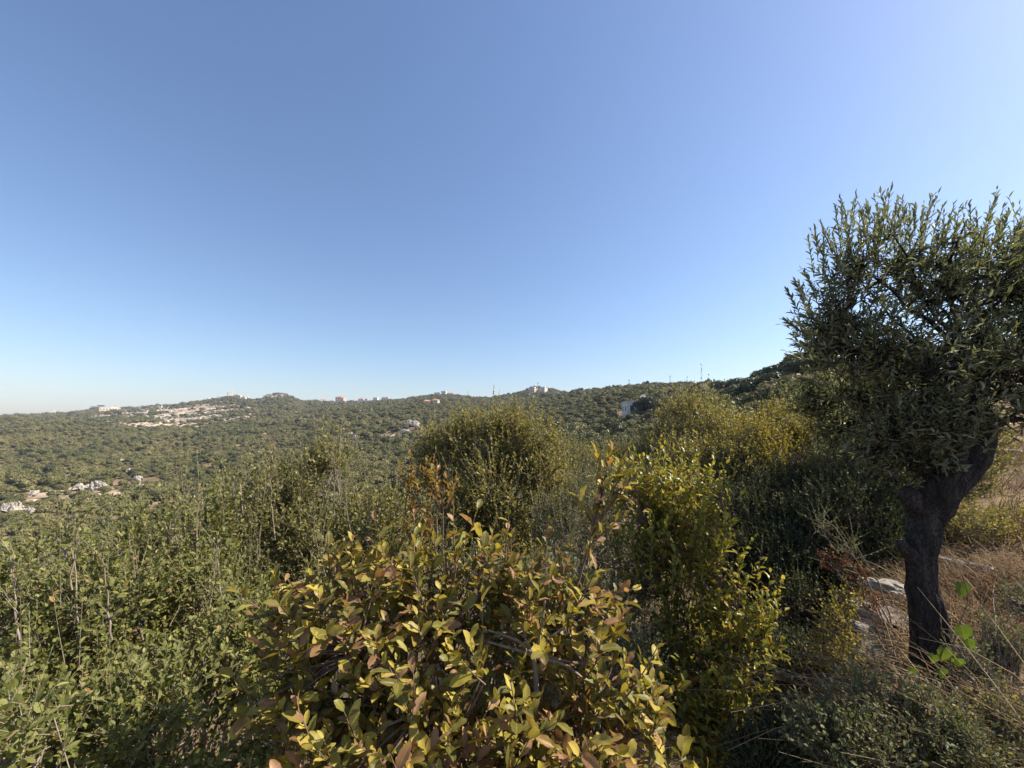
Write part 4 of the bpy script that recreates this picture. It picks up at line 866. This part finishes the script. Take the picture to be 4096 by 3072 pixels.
shrub('oval_leaf_shrub', 'twiggy green shrub with sparse upright tips left of the rod like shoots', 'shrub', [(262, 500, 3.5, 40, 42), (255, 550, 3.2, 55, 50), (240, 600, 3.0, 40, 45), (285, 520, 3.4, 35, 40)],
    (258, 3.3), 'oak2', T_FINE, 1050, 10, 0.034, 0.17, seed=24, auto=34, group=G_L, stems=8, spires=((250, 490, 243, 444, 3.5, 14), (268, 490, 272, 446, 3.5, 14), (282, 490, 287, 452, 3.5, 13), (262, 490, 258, 440, 3.5, 12)), rods=((258, 560, 262, 470, 3.0), (275, 540, 268, 460, 3.0), (243, 560, 232, 480, 3.0)))
shrub('oval_leaf_shrub', 'tall twiggy shrub topped by long rod like shoots', 'shrub', [(330, 490, 3.7, 45, 42), (335, 540, 3.4, 55, 50), (315, 600, 3.0, 55, 55), (365, 530, 3.5, 35, 40), (330, 458, 3.8, 20, 20)],
    (335, 3.5), 'oak2', T_FINE, 1350, 10, 0.034, 0.17, seed=25, auto=44, group=G_L, stems=9, spires=((333, 470, 331, 415, 3.8, 12), (338, 470, 343, 412, 3.8, 7), (325, 470, 318, 425, 3.8, 9), (350, 480, 358, 435, 3.7, 9), (310, 480, 303, 450, 3.7, 12), (372, 500, 380, 445, 3.6, 12), (380, 500, 392, 448, 3.6, 12)), rods=((334, 540, 332, 424, 3.4), (340, 520, 344, 420, 3.4), (352, 560, 345, 480, 3.0), (320, 580, 312, 500, 3.0), (366, 560, 374, 470, 3.2)))
shrub('oval_leaf_shrub', 'small dark green shrub tucked between the russet shoot and the rod like shoots', 'shrub', [(395, 530, 3.7, 32, 40), (400, 580, 3.3, 45, 40), (375, 590, 3.2, 35, 40)],
    (395, 3.5), 'oak2', T_FINE, 900, 10, 0.034, 0.15, seed=26, auto=14, group=G_L, stems=5)
shrub('near_shoot', 'loose leafy shoot with round pale leaves rising at the edge of the left thicket', 'shrub', [(28, 720, 1.25, 22, 30), (15, 750, 1.2, 25, 25)],
    (40, 1.25), 'oak', T_FINE, 34, 7, 0.034, 0.13, seed=27, stems=3, stem_r=0.005, spires=((35, 768, 20, 690, 1.25, 10), (60, 768, 70, 720, 1.3, 8)), spread=1.1)

shrub('dark_shrub', 'dark dense shrub filling the gap behind the foreground laurel', 'shrub', [(480, 600, 2.6, 70, 45), (560, 610, 2.5, 60, 50), (420, 615, 2.7, 50, 45), (610, 670, 2.3, 50, 55), (520, 660, 2.2, 80, 50)],
    (520, 2.5), 'grey', T_OVAL, 2000, 9, 0.030, 0.16, seed=55, stems=6)
# middle
shrub('round_shrub', 'tall rounded shrub with small sunlit leaves rising above the others in mid view', 'shrub', [(485, 448, 5.0, 48, 38), (525, 440, 5.0, 36, 36), (447, 462, 5.1, 34, 40), (505, 495, 4.7, 68, 45), (455, 515, 4.6, 45, 40), (548, 480, 4.8, 26, 45), (500, 535, 4.5, 55, 35)],
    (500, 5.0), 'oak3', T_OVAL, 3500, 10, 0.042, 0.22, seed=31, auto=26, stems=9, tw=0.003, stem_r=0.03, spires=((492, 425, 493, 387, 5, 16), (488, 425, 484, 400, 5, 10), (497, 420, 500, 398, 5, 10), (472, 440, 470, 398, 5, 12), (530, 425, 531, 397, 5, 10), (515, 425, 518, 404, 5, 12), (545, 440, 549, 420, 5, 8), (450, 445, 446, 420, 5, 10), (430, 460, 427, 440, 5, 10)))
shrub('grey_shrub', 'soft grey green fine leaved shrub between the two laurels', 'shrub', [(585, 540, 3.4, 40, 45), (615, 575, 3.1, 50, 55), (635, 630, 2.9, 48, 50), (560, 525, 3.6, 35, 30), (590, 500, 3.7, 30, 30), (660, 680, 2.6, 45, 50), (625, 700, 2.4, 40, 45)],
    (615, 3.1), 'grey', T_MID, 2300, 9, 0.026, 0.15, seed=32, auto=14, stems=7, lift=0.8, upb=0.9)
shrub('grey_shrub', 'greyish shrub at the foot of the wooded hill behind the round shrub', 'shrub', [(590, 470, 7.0, 35, 24), (560, 490, 6.2, 30, 25), (615, 462, 8.0, 28, 18), (575, 455, 8, 25, 14)], (590, 7.0), 'oak2', T_OVAL, 1300, 8, 0.045, 0.25, seed=33, auto=18, stems=6, tw=0.003)
shrub('grey_shrub', 'dull green shrub below the white house behind the young laurel', 'shrub', [(640, 455, 8.0, 35, 22), (665, 470, 7.0, 30, 25), (640, 490, 6.0, 35, 30), (610, 490, 5.6, 30, 25)], (645, 7.5), 'grey', T_OVAL, 1500, 8, 0.042, 0.24, seed=34, auto=18, stems=6, tw=0.003)
shrub('grey_shrub', 'small grey leaved shrub among rocks left of the round shrub', 'shrub', [(425, 545, 4.2, 40, 35), (395, 510, 5.0, 28, 24)], (420, 4.4), 'grey', T_OVAL, 700, 8, 0.034, 0.18, seed=35, auto=10, stems=5)
# right
shrub('round_shrub', 'large glossy shrub with tall thin shoots reaching above the near ridge', 'shrub', [(692, 425, 7.2, 40, 30), (722, 445, 6.6, 38, 32), (662, 450, 7.0, 28, 28), (740, 475, 5.8, 36, 34), (700, 470, 6.2, 45, 35), (690, 500, 5.6, 40, 30)],
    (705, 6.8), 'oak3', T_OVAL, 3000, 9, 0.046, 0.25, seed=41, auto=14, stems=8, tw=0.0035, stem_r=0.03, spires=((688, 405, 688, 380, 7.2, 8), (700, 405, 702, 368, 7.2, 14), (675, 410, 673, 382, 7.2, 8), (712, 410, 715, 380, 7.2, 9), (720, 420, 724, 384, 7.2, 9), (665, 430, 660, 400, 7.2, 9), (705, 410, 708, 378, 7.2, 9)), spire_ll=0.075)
shrub('yellow_shrub', 'yellow tinged shrub left of the olive tree catching the sun', 'shrub', [(785, 430, 6.4, 38, 28), (755, 448, 6.0, 34, 28), (818, 438, 6.0, 34, 36), (790, 465, 5.6, 44, 26)], (790, 6.2), 'yellow', T_OVAL, 2300, 8, 0.040, 0.22, seed=42, auto=14, stems=7, tw=0.003, spires=((782, 420, 780, 380, 6.4, 10), (775, 420, 772, 388, 6.4, 7)))
shrub('yellow_shrub', 'yellow green shrub glowing behind the lower olive branches', 'shrub', [(860, 440, 5.6, 40, 34), (895, 470, 5.0, 35, 34), (835, 480, 5.2, 34, 28), (930, 460, 5.2, 30, 34)], (870, 5.5), 'yellow', T_OVAL, 1600, 8, 0.038, 0.2, seed=43, stems=7, tw=0.003)
shrub('tall_shrub', 'tall dense evergreen shrub behind the olive crown and above the shaded gap', 'shrub', [(872, 430, 5.3, 40, 42), (915, 425, 5.0, 45, 55), (955, 450, 4.9, 40, 60), (900, 480, 4.6, 45, 45), (845, 470, 5.0, 35, 38)], (905, 5.0), 'oak2', T_OVAL, 3000, 9, 0.040, 0.22, seed=54, stems=8, tw=0.003, stem_r=0.03)
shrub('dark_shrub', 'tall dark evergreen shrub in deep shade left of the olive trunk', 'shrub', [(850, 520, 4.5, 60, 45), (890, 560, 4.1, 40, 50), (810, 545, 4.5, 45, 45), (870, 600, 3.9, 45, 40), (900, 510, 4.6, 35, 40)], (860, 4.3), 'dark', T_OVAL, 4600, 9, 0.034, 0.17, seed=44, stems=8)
shrub('dark_shrub', 'broad shadowed evergreen shrub behind the young laurel', 'shrub', [(745, 525, 5.0, 45, 42), (780, 575, 4.4, 45, 50), (735, 570, 4.6, 40, 45), (805, 620, 3.8, 40, 45), (780, 500, 5.2, 40, 35), (790, 680, 3.1, 40, 50)], (775, 4.5), 'dark', T_OVAL, 5000, 9, 0.034, 0.17, seed=45, stems=8)  # leaves darkened in colour, filler lobes deepen the shaded gap
shrub('low_shrub', 'low sunlit grey green shrub spreading at the foot of the olive trunk', 'shrub', [(870, 700, 1.55, 50, 26), (830, 730, 1.5, 45, 30), (915, 728, 1.45, 55, 28), (960, 755, 1.4, 45, 25), (880, 765, 1.4, 60, 30)], (880, 1.5), 'grey', T_FINE, 900, 8, 0.021, 0.10, seed=46, stems=7, stem_r=0.008, tw=0.0016, twigmat='dtwig')
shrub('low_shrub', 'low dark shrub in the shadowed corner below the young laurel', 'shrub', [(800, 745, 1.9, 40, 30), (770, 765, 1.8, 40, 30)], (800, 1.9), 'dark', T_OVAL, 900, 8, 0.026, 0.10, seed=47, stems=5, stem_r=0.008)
shrub('sapling', 'small sunlit sapling with yellow green leaves beside the stacked stones', 'shrub', [(838, 625, 2.55, 18, 26), (828, 655, 2.5, 18, 24), (850, 660, 2.45, 18, 24), (845, 600, 2.6, 14, 14)], (845, 2.5), 'yellow', T_ROUND, 230, 8, 0.022, 0.11, seed=48, stems=4, stem_r=0.006, tw=0.0016)
shrub('red_sprig', 'twiggy terebinth sprig with small red leaves in front of the dark shrub', 'shrub', [(835, 562, 2.65, 17, 9), (856, 575, 2.65, 12, 10), (868, 600, 2.6, 10, 14)], (890, 2.6), 'red', T_OVAL, 75, 8, 0.020, 0.08, seed=49, stems=4, stem_r=0.005, tw=0.0014, twigmat='dtwig')
shrub('grey_sprig', 'single arching sprig with tiny grey leaves left of the olive trunk', 'shrub', [(822, 520, 2.7, 10, 16), (845, 545, 2.65, 14, 14)], (905, 2.6), 'grey', T_MID, 40, 12, 0.018, 0.14, seed=50, stems=3, stem_r=0.006, tw=0.0014, spires=((880, 585, 830, 515, 2.65, 26), (868, 570, 805, 560, 2.65, 24), (858, 558, 900, 545, 2.65, 16)))
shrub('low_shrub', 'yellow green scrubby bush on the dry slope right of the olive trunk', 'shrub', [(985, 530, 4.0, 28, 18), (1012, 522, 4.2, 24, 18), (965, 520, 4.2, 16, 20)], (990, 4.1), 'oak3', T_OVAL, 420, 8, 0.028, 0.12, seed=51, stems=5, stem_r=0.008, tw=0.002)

shrub('low_shrub', 'sparse thorny grey bush in the dry grass right of the olive trunk', 'shrub', [(1000, 640, 2.0, 26, 26), (975, 665, 1.9, 22, 22), (1020, 600, 2.4, 22, 20)], (1000, 2.0), 'grey', T_OVAL, 260, 8, 0.017, 0.10, seed=52, stems=8, stem_r=0.005, tw=0.0018, bare=0.8, inner=0.2)
shrub('low_shrub', 'twiggy half dry bush beside the bleached grass stalks', 'shrub', [(1005, 715, 1.6, 30, 26), (970, 730, 1.55, 26, 22), (1025, 750, 1.5, 25, 25)], (1005, 1.6), 'oak2', T_OVAL, 280, 7, 0.016, 0.10, seed=53, stems=8, stem_r=0.005, tw=0.0018, bare=0.8, inner=0.2)
# ------------------------------------------------------------------ olive tree
oy = 2.2
ob = P(938, 672, oy); ob[2] = G(ob[0], ob[1]) - 0.12
ot = empty('olive_tree', ob, 'old olive tree with twisted dark trunk and dense grey green crown', 'tree')
def gnarly(pts, rads, name, seed, nu=90, nv=230, flute=0.13, slit=None):
    pts = np.array([P(*p) for p in pts]); n = nv; t = np.linspace(0, len(pts) - 1, n); i = np.minimum(t.astype(int), len(pts) - 2); f = (t - i)[:, None]
    pm = np.vstack([2 * pts[0] - pts[1], pts, 2 * pts[-1] - pts[-2]]); a, b, c, d_ = pm[i], pm[i + 1], pm[i + 2], pm[i + 3]
    C = 0.5 * ((2 * b) + (-a + c) * f + (2 * a - 5 * b + 4 * c - d_) * f ** 2 + (-a + 3 * b - 3 * c + d_) * f ** 3)
    r = np.interp(t, np.arange(len(pts)), rads)
    T = norm(np.gradient(C, axis=0)); A = norm(np.cross(T, np.broadcast_to(np.array((0, 1.0, 0)), T.shape))); Bq = np.cross(T, A)
    th_ = np.linspace(0, 2 * np.pi, nu, endpoint=False)[None]
    s = np.linspace(0, 1, n)[:, None]
    k = 1 + flute * np.sin(3 * th_ + 5 * s + seed) + flute * 0.6 * np.sin(5 * th_ - 7 * s + 2 * seed) + 0.10 * fbm(np.cos(th_) * 2 + seed, np.sin(th_) * 2, s * 14, seed, 4)
    k = k + 0.045 * fbm(np.cos(th_) * 9, np.sin(th_) * 9, s * 16, seed + 3, 3)
    k = k + 0.085 * (np.abs(fbm(np.cos(th_) * 5.5 + seed, np.sin(th_) * 5.5, s * 9, seed + 7, 3)) - 0.3)
    if slit is not None:
        th0, s0, s1, dep = slit; dd = np.angle(np.exp(1j * (th_ - th0 - 0.5 * s))); wn = np.clip((s - s0) / 0.06, 0, 1) * np.clip((s1 - s) / 0.1, 0, 1)
        k = k - dep * np.exp(-(dd / 0.28) ** 2) * wn + 0.15 * dep * np.exp(-((np.abs(dd) - 0.55) / 0.2) ** 2) * wn
    Vv = C[:, None] + (r[:, None] * k)[..., None] * (A[:, None] * np.cos(th_)[..., None] + Bq[:, None] * np.sin(th_)[..., None])
    ii = np.arange(n - 1)[:, None] * nu; kk = np.arange(nu)[None]; k2 = (kk + 1) % nu
    q_ = np.stack([ii + kk, ii + k2, ii + nu + k2, ii + nu + kk], -1).reshape(-1, 4)
    cap = len(Vv.reshape(-1, 3)); V2 = np.vstack([Vv.reshape(-1, 3), C[-1:] + T[-1:] * r[-1] * 0.3])
    t3_ = np.stack([(n - 1) * nu + np.arange(nu), (n - 1) * nu + (np.arange(nu) + 1) % nu, np.full(nu, cap)], -1)
    return obj(name, mesh_np(name, V2 - ob, [q_, t3_], None, True), M['trunk'], ot)
px = oy / F
gnarly([(944, 700, oy), (938, 672, oy), (930, 630, oy), (923, 590, oy), (920, 555, oy), (925, 520, oy), (938, 495, oy), (946, 478, oy + .03)], [25 * px, 17 * px, 13 * px, 11.8 * px, 11.2 * px, 12.5 * px, 13 * px, 9 * px], 'trunk', 4, slit=(1.9, 0.05, 0.42, 0.55))
gnarly([(928, 515, oy), (950, 488, oy), (972, 462, oy), (983, 440, oy), (982, 415, oy), (968, 390, oy)], [12 * px, 11.5 * px, 10.5 * px, 9 * px, 8 * px, 6 * px], 'limb', 6, 28, 60, 0.1)
gnarly([(930, 520, oy), (938, 490, oy - .05), (952, 468, oy - .08), (962, 440, oy - .06), (958, 405, oy)], [10 * px, 9 * px, 7.5 * px, 6 * px, 4.5 * px], 'limb', 8, 24, 50, 0.1)
gnarly([(925, 520, oy), (912, 500, oy - .02), (907, 490, oy - .03)], [10 * px, 8 * px, 6 * px], 'sawn_stub', 9, 20, 20, 0.1)
gnarly([(916, 562, oy), (906, 550, oy - .03), (902, 543, oy - .04)], [7 * px, 5.5 * px, 4 * px], 'sawn_stub', 12, 18, 16, 0.1)
rg = np.random.default_rng(90)
OL = [lobe(*l) for l in ((848, 280, 2.25, 34, 48), (895, 258, 2.3, 38, 46), (940, 285, 2.25, 46, 62), (1005, 290, 2.3, 60, 70), (1065, 320, 2.3, 55, 75), (835, 325, 2.3, 34, 34), (875, 345, 2.2, 50, 45), (925, 365, 2.1, 55, 50), (985, 365, 2.1, 60, 55), (1045, 390, 2.2, 50, 55), (860, 395, 2.4, 40, 36), (822, 345, 2.5, 24, 30), (905, 425, 2.2, 42, 38), (950, 425, 2.05, 40, 40), (845, 420, 2.9, 35, 36), (930, 462, 2.2, 30, 24), (820, 400, 2.7, 30, 34), (880, 450, 2.3, 34, 26), (1125, 305, 2.0, 60, 70), (1100, 380, 1.95, 40, 45))]
p, D, kk = lobe_starts(rg, OL, 3300, 0.15, 0.5, 0.8, 0.5, 0.2)
cl = fbm(p[:, 0] * 4.6, p[:, 1] * 4.6, p[:, 2] * 4.6, 91, 2) + 0.3 * rg.normal(size=len(p)); o_ = np.argsort(-cl)[:2700]; p, D = p[o_], D[o_]
Ls = 0.17 * (0.5 + 1.1 * rg.random(len(p)) ** 1.5)
pos, d, nd, ln, poly = shoot_leaves(rg, p, D, Ls, 13, 0.047, 0.95, lift=0.5, bend=0.3, jit=0.4, tipclose=0.45)
tp = [poly]
sp = [(846, 235, 840, 202), (852, 240, 855, 198), (880, 235, 893, 190), (890, 230, 884, 193), (905, 230, 903, 200), (925, 235, 930, 200), (945, 240, 953, 208), (985, 235, 995, 200), (1000, 240, 1010, 214), (818, 260, 815, 232), (805, 300, 795, 283), (815, 320, 790, 315), (815, 290, 803, 275), (820, 345, 792, 348), (830, 350, 797, 330), (835, 260, 822, 225), (868, 240, 866, 215), (970, 240, 972, 206), (1015, 240, 1022, 225), (826, 370, 806, 372), (870, 225, 868, 205), (915, 235, 914, 208)]
for (u0, v0, u1, v1) in [(q_[0] + dx_, q_[1] + 4 * abs(dx_), q_[2] + 1.7 * dx_, q_[3] + 2.2 * abs(dx_)) for q_ in sp for dx_ in (0.0, -4.0, 4.5)]:
    Yk = 2.2 + 0.1 * rg.normal(); a, b = P(u0, v0, Yk), P(u1, v1, Yk)
    ps, ds, ns, l_, pl = shoot_leaves(rg, a[None], norm(b - a)[None], np.array([np.linalg.norm(b - a)]), 20, 0.047, 0.6, lift=0.1, bend=0.1, jit=0.3)
    pos = np.vstack([pos, ps]); d = np.vstack([d, ds]); nd = np.vstack([nd, ns]); ln = np.concatenate([ln, l_]); tp.append(pl)
Vv, ff, at = place_leaves(T_LANCE, pos - ob, frames(pos, d, nd, ln), rg.random(len(pos)))
cr = obj('crown', mesh_np('crown', Vv, ff, {'leaf': ('FLOAT_VECTOR', at)}), M['olive'], ot); cr['kind'] = 'stuff'
hub = np.array([P(968, 400, oy), P(958, 410, oy), P(983, 425, oy), P(940, 480, oy)])
tg = np.array([OL[i % len(OL)] for i in range(34)]); tgt = tg[:, :3] + rg.normal(size=(34, 3)) * tg[:, 3:] * 0.3
bp_ = []; br_ = []
for i in range(34):
    h = hub[np.linalg.norm(hub - tgt[i], axis=1).argmin()]
    pt, r_ = stems_to(rg, h, tgt[i:i + 1], 0.020 if i < 15 else 0.011, 0.004, 0.10)
    obj('branch', mesh_np('branch', *tubes(pt - ob, r_, 7), None, True), M['trunk'], ot); bp_.append(pt[0])
flat = np.concatenate([b[2:] for b in bp_]); q0 = p
near = flat[np.linalg.norm(flat[None] - q0[:, None], axis=-1).argmin(1)]; t = np.linspace(0, 1, 5)[None, :, None]
md_ = near + (q0 - near) * np.array((0.6, 0.6, 0.35))
tp2 = (1 - t) ** 2 * near[:, None] + 2 * t * (1 - t) * md_[:, None] + t * t * q0[:, None]
Vt, ft = tubes(np.concatenate(tp + [tp2]) - ob, np.concatenate([np.linspace(0.0022, 0.001, 5)[None] * np.ones((sum(len(x) for x in tp), 1)), np.linspace(0.004, 0.002, 5)[None] * np.ones((len(tp2), 1))]), 4)
o = obj('twigs', mesh_np('twigs', Vt, ft, None, True), M['trunk'], ot); o['kind'] = 'stuff'

# ------------------------------------------------------------------ stones, dry grass, vine at the olive's foot
rg = np.random.default_rng(33)
for (u, v, Y, w, h, dep, lab, mt_) in ((890, 588, 3.1, 24, 9, 0.18, 'pale flat limestone slab left of the olive trunk, top of the stack', 'slab'), (960, 566, 3.5, 15, 9, 0.24, 'broad pale limestone slab on the slope right of the olive trunk', 'slab'), (986, 556, 3.9, 16, 7, 0.22, 'small pale stone behind the broad slab right of the olive trunk', 'stone'),
        (898, 618, 2.85, 40, 7, 0.22, 'grey squared stone under the pale slab in the low dry wall', 'stone'), (880, 634, 2.75, 22, 6, 0.16, 'dark wedge shaped stone low in the dry wall', 'stone'), (893, 640, 2.65, 14, 9, 0.09, 'small upright tan stone leaning in the dry wall', 'stone'),
        (905, 662, 2.5, 44, 12, 0.25, 'large grey boulder at the bottom of the dry wall against the trunk', 'stone'), (875, 612, 2.95, 20, 7, 0.2, 'brown stone wedged below the pale slab', 'stone'), (815, 735, 1.95, 14, 7, 0.08, 'grey stone half hidden in the low shrub', 'stone'), (1000, 452, 8.0, 26, 5, 0.4, 'weathered rock ledge on the dry slope behind the olive limb', 'slab')):
    c = P(u, v, Y); sc = Y / F
    o = obj('stone', mesh_np('stone', *rock_np(rg, w * sc * 0.5, dep, h * sc * 0.62, 36, 22, 0.38, 1.0), None, False), M[mt_], None, tuple(c)); o.rotation_euler = (0.08 * rg.normal(), 0.10 * rg.normal(), 0.3 * rg.normal())
    tag(o, lab, 'stone', 'stones round the olive')
def blades(rg, p0, d, L, w, bend, m=5):
    n = len(p0); t = np.linspace(0, 1, m)[None, :, None]; side = norm(np.cross(d, rg.normal(size=(n, 3))))
    g_ = np.array((0, 0, -1.0)); c = p0[:, None] + d[:, None] * L[:, None, None] * t + (side[:, None] * 0.4 + g_) * (bend * L)[:, None, None] * t ** 2
    return tubes(c, w[:, None] * np.linspace(1, 0.35, m)[None], 3)
def straw(name, label, mt_, n, area, L, w, lean, seed, bend=0.25, spread=0.45):
    rg = np.random.default_rng(seed); x = rg.uniform(area[0], area[1], n); y = rg.uniform(area[2], area[3], n)
    clump = fbm(x * 2.2, y * 2.2, 0, seed, 2); k = clump > -0.25; x, y = x[k], y[k]; n = len(x)
    p0 = np.stack([x, y, ground(x, y) - 0.01], -1); d = norm(np.array(lean) + spread * rg.normal(size=(n, 3)) * np.array((1, 1, 0.5)))
    d[:, 2] = np.abs(d[:, 2])
    Vv, ff = blades(rg, p0, d, L * (0.4 + 0.9 * rg.random(n)), w * (0.6 + 0.8 * rg.random(n)), bend * (0.4 + rg.random(n)))
    lf = np.zeros((len(Vv), 3)); lf[:, 2] = np.repeat(rg.random(n), 15)
    o = obj(name, mesh_np(name, Vv, ff, {'leaf': ('FLOAT_VECTOR', lf)}, True), M[mt_]); tag(o, label, 'grass', kind='stuff'); return o
straw('dry_grass', 'pale dry grass stalks leaning over the ground right of the olive', 'straw', 9000, (1.7, 4.6, 1.25, 3.6), 0.36, 0.0027, (-0.55, -0.1, 0.6), 61, 0.3)
straw('dry_grass', 'rusty dry grass covering the slope behind the olive', 'rust', 24000, (3.6, 14, 3.0, 10.5), 0.34, 0.004, (-0.1, 0, 1), 62, 0.35)
straw('dry_grass', 'long bleached stalks arching across the lower right ground', 'straw', 1100, (1.9, 3.4, 1.2, 2.1), 0.95, 0.0022, (-0.8, -0.12, 0.5), 63, 0.30, 0.22)
straw('dry_brush', 'brown dead thorny brush at the foot of the olive', 'litter', 7000, (1.8, 4.2, 1.3, 3.6), 0.24, 0.0025, (-0.2, 0, 0.8), 64, 0.1, 0.9)
x = rg.uniform(1.6, 5.5, 5200); y = rg.uniform(1.3, 5.5, 5200); n_ = len(x); pp = np.stack([x, y, ground(x, y) + 0.012], -1)
Vv, ff, at = place_leaves(T_OVAL, pp, frames(pp, norm(rg.normal(size=(n_, 3)) * np.array((1, 1, 0.2))), np.array((0, 0, 1.0)) + 0.5 * rg.normal(size=(n_, 3)), 0.02 + 0.03 * rg.random(n_)), rg.random(n_))
o = obj('leaf_litter', mesh_np('leaf_litter', Vv, ff, {'leaf': ('FLOAT_VECTOR', at)}), M['litter']); tag(o, 'fallen brown leaves scattered on the ground round the olive', 'litter', kind='stuff')
# climbing vine with heart shaped leaves
vb = P(952, 690, 1.9); vb[2] = G(vb[0], vb[1]) - 0.02
vn = empty('climbing_vine', vb, 'climbing vine with bright heart shaped leaves beside the olive trunk', 'vine')
branch([(952, 700, 1.9), (950, 665, 1.88), (957, 630, 1.85), (968, 600, 1.85), (962, 575, 1.85)], 0.003, 0.002, vn, 'dtwig', vb, 6, 'stem')
def heart(rg):
    n = 9; t = np.linspace(0, 1, n); prof = np.interp(t, [0, 0.08, 0.25, 0.5, 0.8, 1], [0.22, 0.40, 0.46, 0.36, 0.13, 0.01]); V = []; AC = []
    for i in range(n):
        for c in (-1, -0.5, 0, 0.5, 1): V.append((c * prof[i], t[i] - (0.16 * abs(c) if i == 0 else 0.05 * abs(c) if i == 1 else 0), 0.25 * abs(c) * prof[i] - 0.25 * t[i] ** 2 + 0.03 * rg.normal() * abs(c))); AC.append((t[i], c))
    q_ = np.array([(i * 5 + c, i * 5 + c + 1, i * 5 + c + 6, i * 5 + c + 5) for i in range(n - 1) for c in range(4)])
    return np.array(V), q_, np.array(AC)
for (u, v, L_, dx) in ((961, 583, 0.15, 0.0), (962, 626, 0.13, 0.1), (968, 640, 0.10, 0.3), (944, 648, 0.12, -0.2), (951, 655, 0.12, 0.1), (934, 655, 0.08, -0.3), (940, 668, 0.10, 0.2), (912, 668, 0.08, -0.2), (958, 660, 0.09, 0.5)):
    V_, q_, ac_ = heart(rg); at_ = np.zeros((len(V_), 3)); at_[:, :2] = ac_; at_[:, 2] = rg.random()
    c = P(u, v, 1.85 + 0.03 * rg.normal()); R_ = frames(c[None], np.array([[dx, -0.15, -1.0]]), np.array([[-0.35 + 0.3 * rg.normal(), -1.0, 0.35]]), np.array([L_ * 0.54]))[0]
    obj('leaf', mesh_np('vine_leaf', V_ @ R_.T + c - vb, [q_], {'leaf': ('FLOAT_VECTOR', at_)}, True), M['vine'], vn)
